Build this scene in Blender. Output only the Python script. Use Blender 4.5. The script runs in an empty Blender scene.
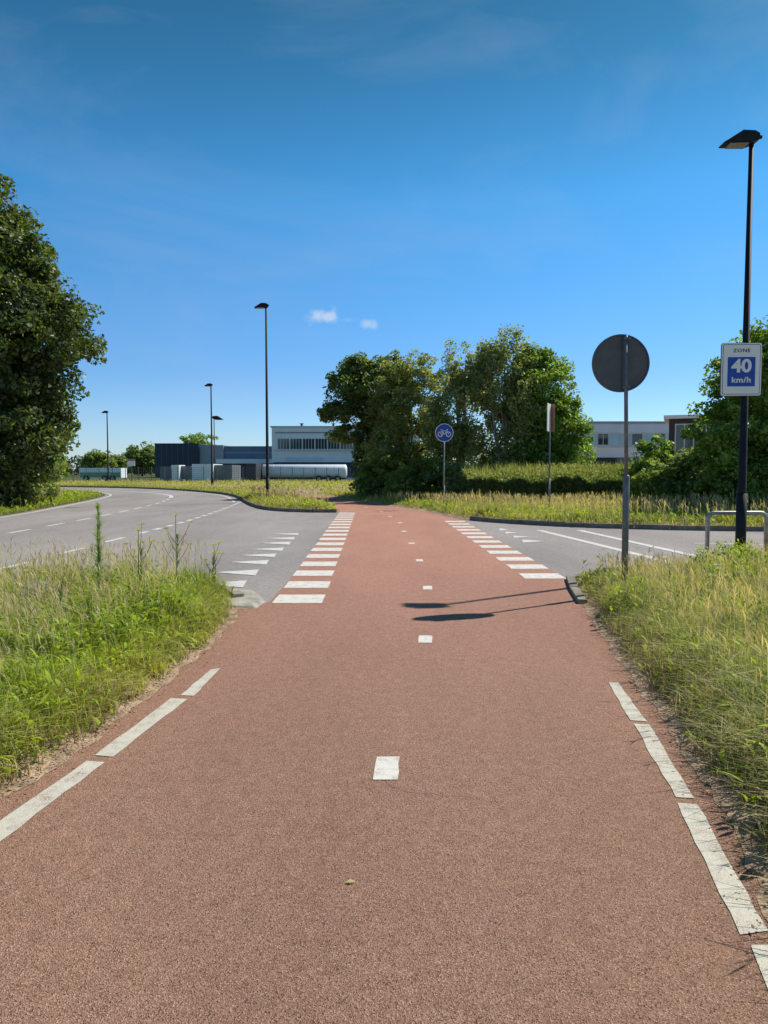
import bpy, math, random
import numpy as np
from mathutils import Vector, geometry

random.seed(7)
rng = np.random.default_rng(11)
SC = bpy.context.scene
COL = SC.collection
R = math.radians

# ------------------------------------------------------------------ camera maths
F = 740.0
PITCH = math.atan(42 / 740)
H = 1.58
CP, SP = math.cos(PITCH), math.sin(PITCH)

def ray(px, py):
    u = (px - 384) / F
    v = (512 - py) / F
    return Vector((u, CP + v * SP, -SP + v * CP))

def G(px, py, z=0.0):                 # point on the ground seen at a place in the photo
    d = ray(px, py)
    t = (z - H) / d.z
    return (d.x * t, d.y * t)

def P(px, py, D):                     # x and z at a distance D
    d = ray(px, py)
    t = D / d.y
    return (d.x * t, H + d.z * t)

def X(px, D): return P(px, 470, D)[0]
def Z(py, D): return P(384, py, D)[1]

# ------------------------------------------------------------------ helpers
def tag(o, label=None, cat=None, group=None, kind=None):
    if label: o['label'] = label
    if cat: o['category'] = cat
    if group: o['group'] = group
    if kind: o['kind'] = kind
    return o

def thing(name, label, cat, loc=(0, 0, 0), rotz=0, group=None):
    o = bpy.data.objects.new(name, None)
    COL.objects.link(o)
    o.empty_display_size = 0.2
    o.location = loc
    o.rotation_euler = (0, 0, rotz)
    return tag(o, label, cat, group)

class MB:
    def __init__(s): s.v = []; s.f = []
    def add(s, vs, fs):
        n = len(s.v)
        s.v += [tuple(v) for v in vs]
        s.f += [tuple(i + n for i in f) for f in fs]
        return s
    def box(s, x0, x1, y0, y1, z0, z1):
        vs = [(x0, y0, z0), (x1, y0, z0), (x1, y1, z0), (x0, y1, z0), (x0, y0, z1), (x1, y0, z1), (x1, y1, z1), (x0, y1, z1)]
        return s.add(vs, [(0, 3, 2, 1), (4, 5, 6, 7), (0, 1, 5, 4), (1, 2, 6, 5), (2, 3, 7, 6), (3, 0, 4, 7)])
    def tube(s, pts, rad, n=12, caps=True):
        pts = [Vector(p) for p in pts]
        if not hasattr(rad, '__len__'): rad = [rad] * len(pts)
        base = []
        prev = None
        for i, p in enumerate(pts):
            a = pts[max(i - 1, 0)]; b = pts[min(i + 1, len(pts) - 1)]
            t = (b - a).normalized()
            if prev is None:
                ref = Vector((0, 0, 1)) if abs(t.z) < 0.9 else Vector((1, 0, 0))
                u = t.cross(ref).normalized()
            else:
                u = (prev - t * prev.dot(t)).normalized()
            prev = u
            w = t.cross(u)
            base.append([p + (u * math.cos(2 * math.pi * k / n) + w * math.sin(2 * math.pi * k / n)) * rad[i] for k in range(n)])
        vs = [q for r_ in base for q in r_]
        fs = []
        for i in range(len(pts) - 1):
            for k in range(n):
                k2 = (k + 1) % n
                fs.append((i * n + k, i * n + k2, (i + 1) * n + k2, (i + 1) * n + k))
        if caps:
            fs.append(tuple(range(n - 1, -1, -1)))
            fs.append(tuple((len(pts) - 1) * n + k for k in range(n)))
        return s.add(vs, fs)
    def disc(s, c, r, y0, y1, n=48):            # upright disc facing -y
        vs = [(c[0] + r * math.cos(2 * math.pi * k / n), y, c[1] + r * math.sin(2 * math.pi * k / n)) for y in (y0, y1) for k in range(n)]
        fs = [tuple(range(n)), tuple(range(2 * n - 1, n - 1, -1))]
        fs += [(k, k + n, (k + 1) % n + n, (k + 1) % n) for k in range(n)]
        return s.add(vs, fs)
    def ring(s, c, r0, r1, y0, y1, n=32):       # upright flat ring facing -y
        vs = []
        for k in range(n):
            a = 2 * math.pi * k / n
            for r_, y in ((r0, y0), (r1, y0), (r1, y1), (r0, y1)):
                vs.append((c[0] + r_ * math.cos(a), y, c[1] + r_ * math.sin(a)))
        fs = []
        for k in range(n):
            k2 = (k + 1) % n
            for j in range(4):
                j2 = (j + 1) % 4
                fs.append((k * 4 + j, k * 4 + j2, k2 * 4 + j2, k2 * 4 + j))
        return s.add(vs, fs)
    def build(s, name, mat, parent=None, smooth=False, bevel=0, loc=None):
        me = bpy.data.meshes.new(name)
        me.from_pydata(s.v, [], s.f)
        me.validate()
        o = bpy.data.objects.new(name, me)
        COL.objects.link(o)
        me.materials.append(mat)
        import bmesh
        bm = bmesh.new(); bm.from_mesh(me)
        bmesh.ops.recalc_face_normals(bm, faces=bm.faces)
        if bevel:
            bmesh.ops.bevel(bm, geom=[e for e in bm.edges if e.is_manifold and e.calc_face_angle(0) > 0.6], offset=bevel, segments=2, affect='EDGES')
        bm.to_mesh(me); bm.free()
        if smooth:
            for p in me.polygons: p.use_smooth = len(p.vertices) < 6
        if parent: o.parent = parent
        if loc: o.location = loc
        return o

def npmesh(name, verts, faces, mat, cols=None, parent=None):
    """verts (n,3); faces (m,k) all of one size; cols (n,3)"""
    me = bpy.data.meshes.new(name)
    nv, (nf, k) = len(verts), faces.shape
    me.vertices.add(nv); me.vertices.foreach_set('co', verts.astype(np.float32).ravel())
    me.loops.add(nf * k); me.loops.foreach_set('vertex_index', faces.astype(np.int32).ravel())
    me.polygons.add(nf); me.polygons.foreach_set('loop_start', np.arange(0, nf * k, k, dtype=np.int32))
    me.update(calc_edges=True)
    if cols is not None:
        at = me.color_attributes.new(name='tint', type='FLOAT_COLOR', domain='POINT')
        c4 = np.ones((nv, 4), np.float32); c4[:, :3] = cols
        at.data.foreach_set('color', c4.ravel())
    me.materials.append(mat)
    o = bpy.data.objects.new(name, me)
    COL.objects.link(o)
    if parent: o.parent = parent
    return o

# ------------------------------------------------------------------ materials
def nt(name):
    m = bpy.data.materials.new(name); m.use_nodes = True
    return m, m.node_tree.nodes, m.node_tree.links, m.node_tree.nodes['Principled BSDF']

def mat(name, col, rough=0.6, var=0.12, scale=3.0, metal=0.0, bump=0.0, spec=0.5, bscale=None):
    m, N, L, b = nt(name)
    tc = N.new('ShaderNodeTexCoord')
    no = N.new('ShaderNodeTexNoise'); no.inputs['Scale'].default_value = scale; no.inputs['Detail'].default_value = 6
    L.new(tc.outputs['Object'], no.inputs['Vector'])
    cr = N.new('ShaderNodeValToRGB')
    cr.color_ramp.elements[0].position = 0.3; cr.color_ramp.elements[1].position = 0.7
    cr.color_ramp.elements[0].color = tuple(c * (1 - var) for c in col) + (1,)
    cr.color_ramp.elements[1].color = tuple(min(1, c * (1 + var)) for c in col) + (1,)
    L.new(no.outputs['Fac'], cr.inputs['Fac']); L.new(cr.outputs['Color'], b.inputs['Base Color'])
    b.inputs['Roughness'].default_value = rough; b.inputs['Metallic'].default_value = metal
    b.inputs['Specular IOR Level'].default_value = spec
    if bump:
        n2 = N.new('ShaderNodeTexNoise'); n2.inputs['Scale'].default_value = bscale or scale * 8; n2.inputs['Detail'].default_value = 4
        L.new(tc.outputs['Object'], n2.inputs['Vector'])
        bp = N.new('ShaderNodeBump'); bp.inputs['Strength'].default_value = bump; bp.inputs['Distance'].default_value = 0.02
        L.new(n2.outputs['Fac'], bp.inputs['Height']); L.new(bp.outputs['Normal'], b.inputs['Normal'])
    return m

def asphalt(name, dark, mid, light, grain=260, patch=0.35, bumpd=0.004, stain=(0.75, 1.12), near_far_tint=None, crack=0.5):
    m, N, L, b = nt(name)
    tc = N.new('ShaderNodeTexCoord')
    v = N.new('ShaderNodeTexVoronoi'); v.inputs['Scale'].default_value = grain
    L.new(tc.outputs['Object'], v.inputs['Vector'])
    sep = N.new('ShaderNodeSeparateColor'); L.new(v.outputs['Color'], sep.inputs['Color'])
    cr = N.new('ShaderNodeValToRGB')
    e = cr.color_ramp.elements
    e[0].position = 0.0; e[0].color = dark + (1,)
    e[1].position = 1.0; e[1].color = light + (1,)
    x = e.new(0.28); x.color = mid + (1,)
    x = e.new(0.78); x.color = tuple(c * 1.15 for c in mid) + (1,)
    L.new(sep.outputs['Red'], cr.inputs['Fac'])
    # large patches and streaks
    n1 = N.new('ShaderNodeTexNoise'); n1.inputs['Scale'].default_value = patch; n1.inputs['Detail'].default_value = 8; n1.inputs['Roughness'].default_value = 0.62
    mp = N.new('ShaderNodeMapping'); mp.inputs['Scale'].default_value = (1.6, 0.5, 1)
    L.new(tc.outputs['Object'], mp.inputs['Vector']); L.new(mp.outputs['Vector'], n1.inputs['Vector'])
    mr = N.new('ShaderNodeMapRange'); mr.inputs['From Min'].default_value = 0.3; mr.inputs['From Max'].default_value = 0.7
    mr.inputs['To Min'].default_value = stain[0]; mr.inputs['To Max'].default_value = stain[1]
    L.new(n1.outputs['Fac'], mr.inputs['Value'])
    n3 = N.new('ShaderNodeTexNoise'); n3.inputs['Scale'].default_value = 14; n3.inputs['Detail'].default_value = 5
    L.new(tc.outputs['Object'], n3.inputs['Vector'])
    mr3 = N.new('ShaderNodeMapRange'); mr3.inputs['From Min'].default_value = 0.3; mr3.inputs['From Max'].default_value = 0.7
    mr3.inputs['To Min'].default_value = 0.9; mr3.inputs['To Max'].default_value = 1.09
    L.new(n3.outputs['Fac'], mr3.inputs['Value'])
    mu = N.new('ShaderNodeMath'); mu.operation = 'MULTIPLY'
    L.new(mr.outputs[0], mu.inputs[0]); L.new(mr3.outputs[0], mu.inputs[1])
    sc = N.new('ShaderNodeVectorMath'); sc.operation = 'SCALE'
    L.new(cr.outputs['Color'], sc.inputs[0]); L.new(mu.outputs[0], sc.inputs['Scale'])
    # fine cracks that only open up here and there
    wn = N.new('ShaderNodeTexNoise'); wn.inputs['Scale'].default_value = 1.3; wn.inputs['Detail'].default_value = 5
    L.new(tc.outputs['Object'], wn.inputs['Vector'])
    wa = N.new('ShaderNodeVectorMath'); wa.operation = 'MULTIPLY_ADD'; wa.inputs[1].default_value = (1.1, 1.1, 0)
    L.new(wn.outputs['Color'], wa.inputs[0]); L.new(tc.outputs['Object'], wa.inputs[2])
    cv = N.new('ShaderNodeTexVoronoi'); cv.feature = 'DISTANCE_TO_EDGE'; cv.inputs['Scale'].default_value = 0.42
    L.new(wa.outputs[0], cv.inputs['Vector'])
    cm = N.new('ShaderNodeMapRange'); cm.inputs['From Min'].default_value = 0.0; cm.inputs['From Max'].default_value = 0.0035; cm.inputs['To Min'].default_value = 1; cm.inputs['To Max'].default_value = 0
    L.new(cv.outputs['Distance'], cm.inputs['Value'])
    n5 = N.new('ShaderNodeTexNoise'); n5.inputs['Scale'].default_value = 0.45; n5.inputs['Detail'].default_value = 3
    L.new(tc.outputs['Object'], n5.inputs['Vector'])
    m5 = N.new('ShaderNodeMapRange'); m5.inputs['From Min'].default_value = 0.5; m5.inputs['From Max'].default_value = 0.6; m5.inputs['To Max'].default_value = crack
    L.new(n5.outputs['Fac'], m5.inputs['Value'])
    mm = N.new('ShaderNodeMath'); mm.operation = 'MULTIPLY'; L.new(cm.outputs[0], mm.inputs[0]); L.new(m5.outputs[0], mm.inputs[1])
    mk = N.new('ShaderNodeMix'); mk.data_type = 'RGBA'; mk.inputs[7].default_value = (.05, .035, .03, 1)
    L.new(mm.outputs[0], mk.inputs[0]); L.new(sc.outputs[0], mk.inputs[6])
    out = mk.outputs[2]
    if near_far_tint:                                   # browner near and redder far, with vignette darkening painted into the near end
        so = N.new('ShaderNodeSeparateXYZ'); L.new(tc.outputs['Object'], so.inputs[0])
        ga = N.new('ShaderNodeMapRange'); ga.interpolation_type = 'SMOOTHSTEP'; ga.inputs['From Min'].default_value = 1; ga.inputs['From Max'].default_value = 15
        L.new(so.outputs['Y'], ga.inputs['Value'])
        gm = N.new('ShaderNodeMix'); gm.data_type = 'RGBA'; gm.inputs[6].default_value = near_far_tint[0] + (1,); gm.inputs[7].default_value = near_far_tint[1] + (1,)
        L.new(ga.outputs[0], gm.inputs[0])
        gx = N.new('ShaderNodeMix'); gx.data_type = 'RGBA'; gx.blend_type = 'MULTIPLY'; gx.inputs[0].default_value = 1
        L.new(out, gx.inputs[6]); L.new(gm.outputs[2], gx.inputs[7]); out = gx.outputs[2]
    L.new(out, b.inputs['Base Color'])
    b.inputs['Roughness'].default_value = 0.85; b.inputs['Specular IOR Level'].default_value = 0.25
    bp = N.new('ShaderNodeBump'); bp.inputs['Strength'].default_value = 0.8; bp.inputs['Distance'].default_value = bumpd
    L.new(v.outputs['Distance'], bp.inputs['Height']); L.new(bp.outputs['Normal'], b.inputs['Normal'])
    return m

def paint_mat(name, col, wear):
    """road paint with worn spots that let the ground show through the colour"""
    m, N, L, b = nt(name)
    tc = N.new('ShaderNodeTexCoord')
    n1 = N.new('ShaderNodeTexNoise'); n1.inputs['Scale'].default_value = 9; n1.inputs['Detail'].default_value = 10; n1.inputs['Roughness'].default_value = 0.75
    L.new(tc.outputs['Object'], n1.inputs['Vector'])
    v = N.new('ShaderNodeTexVoronoi'); v.inputs['Scale'].default_value = 220
    L.new(tc.outputs['Object'], v.inputs['Vector'])
    sep = N.new('ShaderNodeSeparateColor'); L.new(v.outputs['Color'], sep.inputs['Color'])
    ma = N.new('ShaderNodeMath'); ma.operation = 'MULTIPLY_ADD'; ma.inputs[1].default_value = 0.25
    L.new(sep.outputs['Red'], ma.inputs[0]); L.new(n1.outputs['Fac'], ma.inputs[2])
    cr = N.new('ShaderNodeValToRGB')
    e = cr.color_ramp.elements
    e[0].position = 0.43; e[0].color = wear + (1,)
    e[1].position = 0.54; e[1].color = tuple(c * 0.82 for c in col) + (1,)
    x = e.new(0.75); x.color = col + (1,)
    L.new(ma.outputs[0], cr.inputs['Fac']); L.new(cr.outputs['Color'], b.inputs['Base Color'])
    b.inputs['Roughness'].default_value = 0.7; b.inputs['Specular IOR Level'].default_value = 0.3
    bp = N.new('ShaderNodeBump'); bp.inputs['Strength'].default_value = 0.4; bp.inputs['Distance'].default_value = 0.003
    L.new(v.outputs['Distance'], bp.inputs['Height']); L.new(bp.outputs['Normal'], b.inputs['Normal'])
    return m

def leaf_mat(name, transl=0.3, gloss=0.06, rough=0.45):
    m = bpy.data.materials.new(name); m.use_nodes = True
    N, L = m.node_tree.nodes, m.node_tree.links
    N.clear()
    at = N.new('ShaderNodeAttribute'); at.attribute_name = 'tint'
    d = N.new('ShaderNodeBsdfDiffuse'); t = N.new('ShaderNodeBsdfTranslucent'); g = N.new('ShaderNodeBsdfGlossy')
    g.inputs['Roughness'].default_value = rough; g.inputs['Color'].default_value = (0.8, 0.85, 0.8, 1)
    hs = N.new('ShaderNodeMix'); hs.data_type = 'RGBA'; hs.blend_type = 'MULTIPLY'; hs.inputs[0].default_value = 1.0
    hs.inputs[7].default_value = (1.5, 1.45, 0.6, 1)
    L.new(at.outputs['Color'], hs.inputs[6])
    L.new(at.outputs['Color'], d.inputs['Color']); L.new(hs.outputs[2], t.inputs['Color'])
    m1 = N.new('ShaderNodeMixShader'); m1.inputs[0].default_value = transl
    L.new(d.outputs[0], m1.inputs[1]); L.new(t.outputs[0], m1.inputs[2])
    m2 = N.new('ShaderNodeMixShader'); m2.inputs[0].default_value = gloss
    L.new(m1.outputs[0], m2.inputs[1]); L.new(g.outputs[0], m2.inputs[2])
    o = N.new('ShaderNodeOutputMaterial'); L.new(m2.outputs[0], o.inputs['Surface'])
    return m

M = {}
M['red'] = asphalt('red_asphalt', (0.12, 0.060, 0.040), (0.41, 0.228, 0.160), (0.66, 0.49, 0.38), 240, 0.35, stain=(.84, 1.08), near_far_tint=((.77, .74, .69), (1.16, .97, .95)), crack=.55)
M['grey'] = asphalt('grey_asphalt', (0.21, 0.182, 0.165), (0.345, 0.302, 0.278), (0.50, 0.45, 0.41), 120, 0.25, stain=(0.70, 1.12), crack=.7)
M['white_paint'] = paint_mat('white_road_paint', (0.80, 0.75, 0.66), (0.44, 0.33, 0.27))
M['edge_paint'] = paint_mat('cream_road_paint', (0.66, 0.61, 0.50), (0.36, 0.26, 0.21))
M['road_paint'] = paint_mat('grey_road_paint', (0.76, 0.72, 0.66), (0.36, 0.33, 0.31))
M['kerb_dark'] = mat('shade_toned_kerb', (0.17, 0.15, 0.12), 0.9, 0.35, 5, bump=0.5)  # kerb concrete darkened, the shade of its near face put into the colour
M['kerb_mid'] = mat('brown_shade_kerb', (0.26, 0.225, 0.17), 0.9, 0.45, 7, bump=0.8)  # soil-brown kerb, partly darkened to stand in for the corner's shade
M['kerb'] = mat('kerb_concrete', (0.40, 0.36, 0.30), 0.9, 0.35, 5, bump=0.5)
M['soil'] = mat('verge_soil', (0.42, 0.29, 0.19), 0.95, 0.5, 6, bump=1.0, bscale=60)
M['leaf'] = leaf_mat('tree_leaf', 0.52, 0.04)
M['grass'] = leaf_mat('grass_blade', 0.40, 0.02, 0.5)
M['hedge'] = leaf_mat('hedge_leaf', 0.2, 0.02)
M['bark'] = mat('dark_bark', (0.075, 0.06, 0.045), 0.95, 0.35, 8, bump=0.8)
M['birch'] = mat('birch_bark', (0.45, 0.43, 0.40), 0.8, 0.4, 6, bump=0.4)
M['black_metal'] = mat('black_lacquered_steel', (0.014, 0.014, 0.018), 0.62, 0.4, 7, spec=0.25)
M['galv'] = mat('galvanised_steel', (0.36, 0.36, 0.35), 0.45, 0.25, 9, metal=0.7)
M['galv_dull'] = mat('dull_galvanised_steel', (0.17, 0.175, 0.18), 0.6, 0.25, 9, metal=0.2)
M['sign_back'] = mat('sign_back_grey', (0.105, 0.105, 0.11), 0.6, 0.18, 6)
M['sign_white'] = mat('sign_white', (0.85, 0.84, 0.80), 0.4, 0.03, 3)
M['sign_blue'] = mat('sign_blue', (0.010, 0.065, 0.40), 0.4, 0.05, 3)
M['sign_black'] = mat('sign_black', (0.02, 0.02, 0.02), 0.5, 0.05)
M['sign_red'] = mat('sign_rust_red', (0.40, 0.20, 0.15), 0.5, 0.2, 5)
M['lens'] = mat('lamp_lens', (0.28, 0.27, 0.25), 0.15, 0.05)
M['glass'] = mat('window_glass', (0.03, 0.045, 0.06), 0.08, 0.3, 0.4, spec=0.8)
M['glass_light'] = mat('window_blind_glass', (0.40, 0.62, 0.74), 0.2, 0.3, 0.3, spec=0.8)
M['frame'] = mat('window_frame', (0.62, 0.62, 0.60), 0.5, 0.05)
M['darkframe'] = mat('dark_window_frame', (0.05, 0.05, 0.055), 0.5, 0.05)
M['navy'] = mat('navy_cladding', (0.022, 0.032, 0.058), 0.55, 0.2, 0.3)
M['midblue'] = mat('blue_grey_cladding', (0.10, 0.16, 0.24), 0.5, 0.1, 0.4)
M['cladgrey'] = mat('grey_cladding', (0.28, 0.31, 0.34), 0.5, 0.1, 0.4)
M['wall_white'] = mat('white_panel_wall', (0.80, 0.81, 0.82), 0.6, 0.06, 0.5)
M['wall_light'] = mat('light_blue_panel', (0.62, 0.70, 0.78), 0.6, 0.06, 0.5)
M['brick'] = mat('brown_brick', (0.06, 0.05, 0.045), 0.85, 0.3, 6)
M['container'] = mat('container_white', (0.88, 0.89, 0.90), 0.5, 0.08, 1)
M['container_grey'] = mat('container_grey', (0.17, 0.19, 0.2), 0.6, 0.15, 1)
M['green'] = mat('trailer_green', (0.16, 0.38, 0.18), 0.5, 0.1, 1)
M['chrome'] = mat('tank_aluminium', (0.95, 0.95, 0.95), 0.4, 0.03, 0.8, metal=0.0)
M['tyre'] = mat('tyre_rubber', (0.02, 0.02, 0.02), 0.85, 0.2)
M['cab_blue'] = mat('truck_cab_paint', (0.10, 0.20, 0.26), 0.35, 0.1)
M['stone'] = mat('pale_stone', (0.42, 0.40, 0.36), 0.9, 0.3, 6, bump=0.6)
M['fence'] = mat('fence_wire', (0.16, 0.17, 0.17), 0.5, 0.1, metal=0.3)

def ground_mat():
    m, N, L, b = nt('meadow_ground')
    tc = N.new('ShaderNodeTexCoord')
    n = N.new('ShaderNodeTexNoise'); n.inputs['Scale'].default_value = 0.7; n.inputs['Detail'].default_value = 12; n.inputs['Roughness'].default_value = 0.7
    L.new(tc.outputs['Object'], n.inputs['Vector'])
    cr = N.new('ShaderNodeValToRGB')
    e = cr.color_ramp.elements
    e[0].position = 0.35; e[0].color = (0.06, 0.08, 0.02, 1)
    e[1].position = 0.65; e[1].color = (0.16, 0.15, 0.06, 1)
    L.new(n.outputs['Fac'], cr.inputs['Fac']); L.new(cr.outputs['Color'], b.inputs['Base Color'])
    b.inputs['Roughness'].default_value = 0.95; b.inputs['Specular IOR Level'].default_value = 0.1
    return m
M['ground'] = ground_mat()

# ------------------------------------------------------------------ numpy noise / polygons
def vnoise(x, y, seed=0):
    r_ = np.random.default_rng(seed); T = r_.random((256, 256))
    xi = np.floor(x).astype(int); yi = np.floor(y).astype(int)
    fx = x - xi; fy = y - yi
    fx = fx * fx * (3 - 2 * fx); fy = fy * fy * (3 - 2 * fy)
    a = T[xi % 256, yi % 256]; b_ = T[(xi + 1) % 256, yi % 256]; c = T[xi % 256, (yi + 1) % 256]; d = T[(xi + 1) % 256, (yi + 1) % 256]
    return (a * (1 - fx) + b_ * fx) * (1 - fy) + (c * (1 - fx) + d * fx) * fy

def fnoise(x, y, seed=0):
    return 0.55 * vnoise(x, y, seed) + 0.3 * vnoise(x * 2.3, y * 2.3, seed + 1) + 0.15 * vnoise(x * 5.1, y * 5.1, seed + 2)

def smooth_line(pts, it=2):
    for _ in range(it):
        q = [pts[0]]
        for a, b_ in zip(pts[:-1], pts[1:]):
            q.append((a[0] * .75 + b_[0] * .25, a[1] * .75 + b_[1] * .25))
            q.append((a[0] * .25 + b_[0] * .75, a[1] * .25 + b_[1] * .75))
        q.append(pts[-1]); pts = q
    return pts

def inside(x, y, poly):
    p = np.array(poly); c = np.zeros(len(x), bool)
    j = len(p) - 1
    for i in range(len(p)):
        xi, yi = p[i]; xj, yj = p[j]
        if yi != yj:
            k = ((yi > y) != (yj > y)) & (x < (xj - xi) * (y - yi) / (yj - yi) + xi)
            c ^= k
        j = i
    return c

def dist_line(x, y, pts):
    d = np.full(len(x), 1e9)
    for a, b_ in zip(pts[:-1], pts[1:]):
        ax, ay = a; dx, dy = b_[0] - ax, b_[1] - ay
        l2 = dx * dx + dy * dy + 1e-12
        t = np.clip(((x - ax) * dx + (y - ay) * dy) / l2, 0, 1)
        d = np.minimum(d, np.hypot(x - ax - t * dx, y - ay - t * dy))
    return d

def sheet(name, poly, z, m, kind='structure'):
    me = bpy.data.meshes.new(name)
    tris = geometry.tessellate_polygon([[Vector((p[0], p[1], 0)) for p in poly]])
    me.from_pydata([(p[0], p[1], z) for p in poly], [], [tuple(t) for t in tris])
    import bmesh
    bm = bmesh.new(); bm.from_mesh(me)
    for f in bm.faces:
        f.normal_update()
        if f.normal.z < 0: f.normal_flip()
    bm.to_mesh(me); bm.free()
    me.materials.append(m)
    o = bpy.data.objects.new(name, me); COL.objects.link(o)
    return tag(o, kind=kind)

def mound_h(x, y, line, hmax, w, seed=3, base=0.0125):
    d = dist_line(x, y, line)
    t = np.clip(d / w, 0, 1); t = t * t * (3 - 2 * t)
    return base + hmax * t * (0.75 + 0.5 * fnoise(x * 0.9 + 50, y * 0.9 + 50, seed))

def mound(name, poly, line, step, hmax, w, m, clip=None, seed=3):
    p = np.array(poly)
    x0, y0 = p.min(0); x1, y1 = p.max(0)
    if clip: x0, x1, y0, y1 = max(x0, clip[0]), min(x1, clip[1]), max(y0, clip[2]), min(y1, clip[3])
    gx, gy = np.meshgrid(np.arange(x0, x1, step), np.arange(y0, y1, step))
    gx = gx.ravel() + rng.uniform(-.3, .3, gx.size) * step; gy = gy.ravel() + rng.uniform(-.3, .3, gy.size) * step
    k = inside(gx, gy, poly) & (dist_line(gx, gy, poly + [poly[0]]) > step * .4)
    pts = [Vector(q) for q in poly] + [Vector((a, b_)) for a, b_ in zip(gx[k], gy[k])]
    n = len(poly)
    vs, es, fs, _, _, _ = geometry.delaunay_2d_cdt(pts, [(i, (i + 1) % n) for i in range(n)], [], 1, 1e-5)
    vx = np.array([v.x for v in vs]); vy = np.array([v.y for v in vs])
    vz = mound_h(vx, vy, line, hmax, w, seed)
    me = bpy.data.meshes.new(name)
    me.from_pydata(list(zip(vx, vy, vz)), [], fs)
    me.materials.append(m)
    for q in me.polygons: q.use_smooth = True
    o = bpy.data.objects.new(name, me); COL.objects.link(o)
    if me.polygons[0].normal.z < 0: me.flip_normals()
    return tag(o, kind='structure')

# ------------------------------------------------------------------ the ground plan
path_L = [(-2.7, -6), (-2.3, 0), (-2.03, 2), (-1.84, 3.3), (-1.70, 4), (-1.60, 5), (-1.52, 6), (-1.52, 7.2), (-1.50, 8.3), (-1.36, 8.75),
          (-1.36, 12), (-1.45, 17), (-1.56, 22), (-1.67, 27.8), (-1.95, 31), (-2.75, 34), (-4.0, 38), (-5.5, 43), (-8, 49), (-14, 60), (-23, 70), (-60, 84)]
path_R = [(0.5, -6), (1.0, 0), (1.36, 2), (1.45, 2.7), (1.62, 3.7), (1.84, 5), (2.03, 6.5), (2.30, 8.3), (2.45, 9.5), (2.62, 10.6),
          (2.64, 11), (2.56, 17), (2.47, 22.5), (1.97, 26), (.67, 30.8), (-.67, 35.4), (-2.1, 39.6), (-3.2, 44), (-5.8, 50), (-11, 61), (-20, 71.5), (-60, 87)]
road_left = smooth_line([(-11.9, -10), (-12.2, 12), (-12.9, 24.4), (-14.2, 32), (-15.7, 40), (-17.8, 48), (-22, 55), (-33, 61), (-90, 72)])
isl_front = smooth_line([(-1.75, 27.4), (-2.6, 27.35), (-3.7, 27.9), (-4.7, 29.2), (-5.6, 31.8), (-6.5, 35), (-7.5, 39), (-8.8, 44), (-11, 49.5), (-17.5, 60), (-27, 68.3), (-60, 79)])
isl_back = [(-60, 84), (-23, 70.1), (-14, 60), (-8, 49), (-5.5, 43), (-4.0, 38), (-2.75, 34), (-1.95, 31), (-1.70, 27.9)]
island = isl_front + isl_back
fld_edge = [(-60, 87), (-20, 71.5), (-11, 61), (-5.8, 50), (-3.2, 44), (-2.1, 39.6), (-.67, 35.4), (.67, 30.8), (1.97, 26), (2.5, 23.7),
            (3.1, 22.4), (4.8, 20.6), (7.15, 19.5), (9.6, 18.9), (20, 18.2), (45, 18)]
field = fld_edge + [(45, 88), (-60, 88)]
lv_edge = smooth_line([(-2.3, 0), (-2.05, 2), (-1.86, 3.3), (-1.72, 4), (-1.62, 5), (-1.56, 6), (-1.56, 7.2), (-1.62, 8.2), (-1.8, 9.1), (-2.3, 9.65), (-3.3, 9.75), (-4.6, 9.1), (-5.6, 7.4), (-6.1, 5), (-6.2, 0)], 2)
def ragged(line, amp=.03, lim=8.3, seed=1):
    T_ = sum(math.hypot(b[0] - a[0], b[1] - a[1]) for a, b in zip(line[:-1], line[1:])); out = []; rr = random.Random(seed); q = 0
    for a, b in zip(line[:-1], line[1:]):
        n = max(1, int(math.hypot(b[0] - a[0], b[1] - a[1]) / .07)) if max(a[1], b[1]) < lim else 1
        for i in range(n):
            x, y = a[0] + (b[0] - a[0]) * i / n, a[1] + (b[1] - a[1]) * i / n
            if n > 1:
                q = q * .7 + rr.uniform(-amp, amp); x += q
            out.append((x, y))
    return out + [line[-1]]
lv_edge = lv_edge[:1] + [p for p in ragged(lv_edge)[1:]]
left_verge = lv_edge + [(-6.2, -4), (-2.5, -4)]
rv_edge = smooth_line([(.92, 0), (1.30, 2), (1.41, 2.7), (1.58, 3.7), (1.79, 5), (1.99, 6.5), (2.27, 8.2), (2.44, 9.3), (2.62, 10.6), (3.05, 11.1), (4.2, 11.4), (5.2, 12.1), (6.2, 12.75), (9, 12.95), (30, 12.95)], 2)
rv_edge = ragged(rv_edge, seed=2)
right_verge = rv_edge + [(30, -4), (0.8, -4)]

sheet('ground', [(-3000, -3000), (3000, -3000), (3000, 3000), (-3000, 3000)], 0, M['ground'])
grey_poly = road_left + [(-90, 88), (-60, 83), (-20, 69), (-9.5, 55), (-5, 42), (0, 33), (5, 24), (45, 22), (45, -10)]
sheet('road', grey_poly, 0.004, M['grey'])
wide = lambda p, q: (p[0] + (q if p[1] < 8.5 else 0), p[1])
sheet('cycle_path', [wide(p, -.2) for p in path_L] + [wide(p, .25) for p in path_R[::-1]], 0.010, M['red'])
mound('verge_soil', left_verge, lv_edge, 0.14, 0.10, 0.6, M['soil'], (-7, 0, 0, 11))
mound('verge_soil', right_verge, rv_edge, 0.16, 0.10, 0.6, M['soil'], (0, 12, 0, 13))
mound('island_soil', island, isl_front + [isl_back[0]] + isl_back[1:], 0.7, 0.12, 0.8, M['soil'], (-30, 0, 26, 70))
mound('field_soil', field, fld_edge, 1.2, 0.12, 1.0, M['soil'], (-60, 45, 15, 88))

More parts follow.
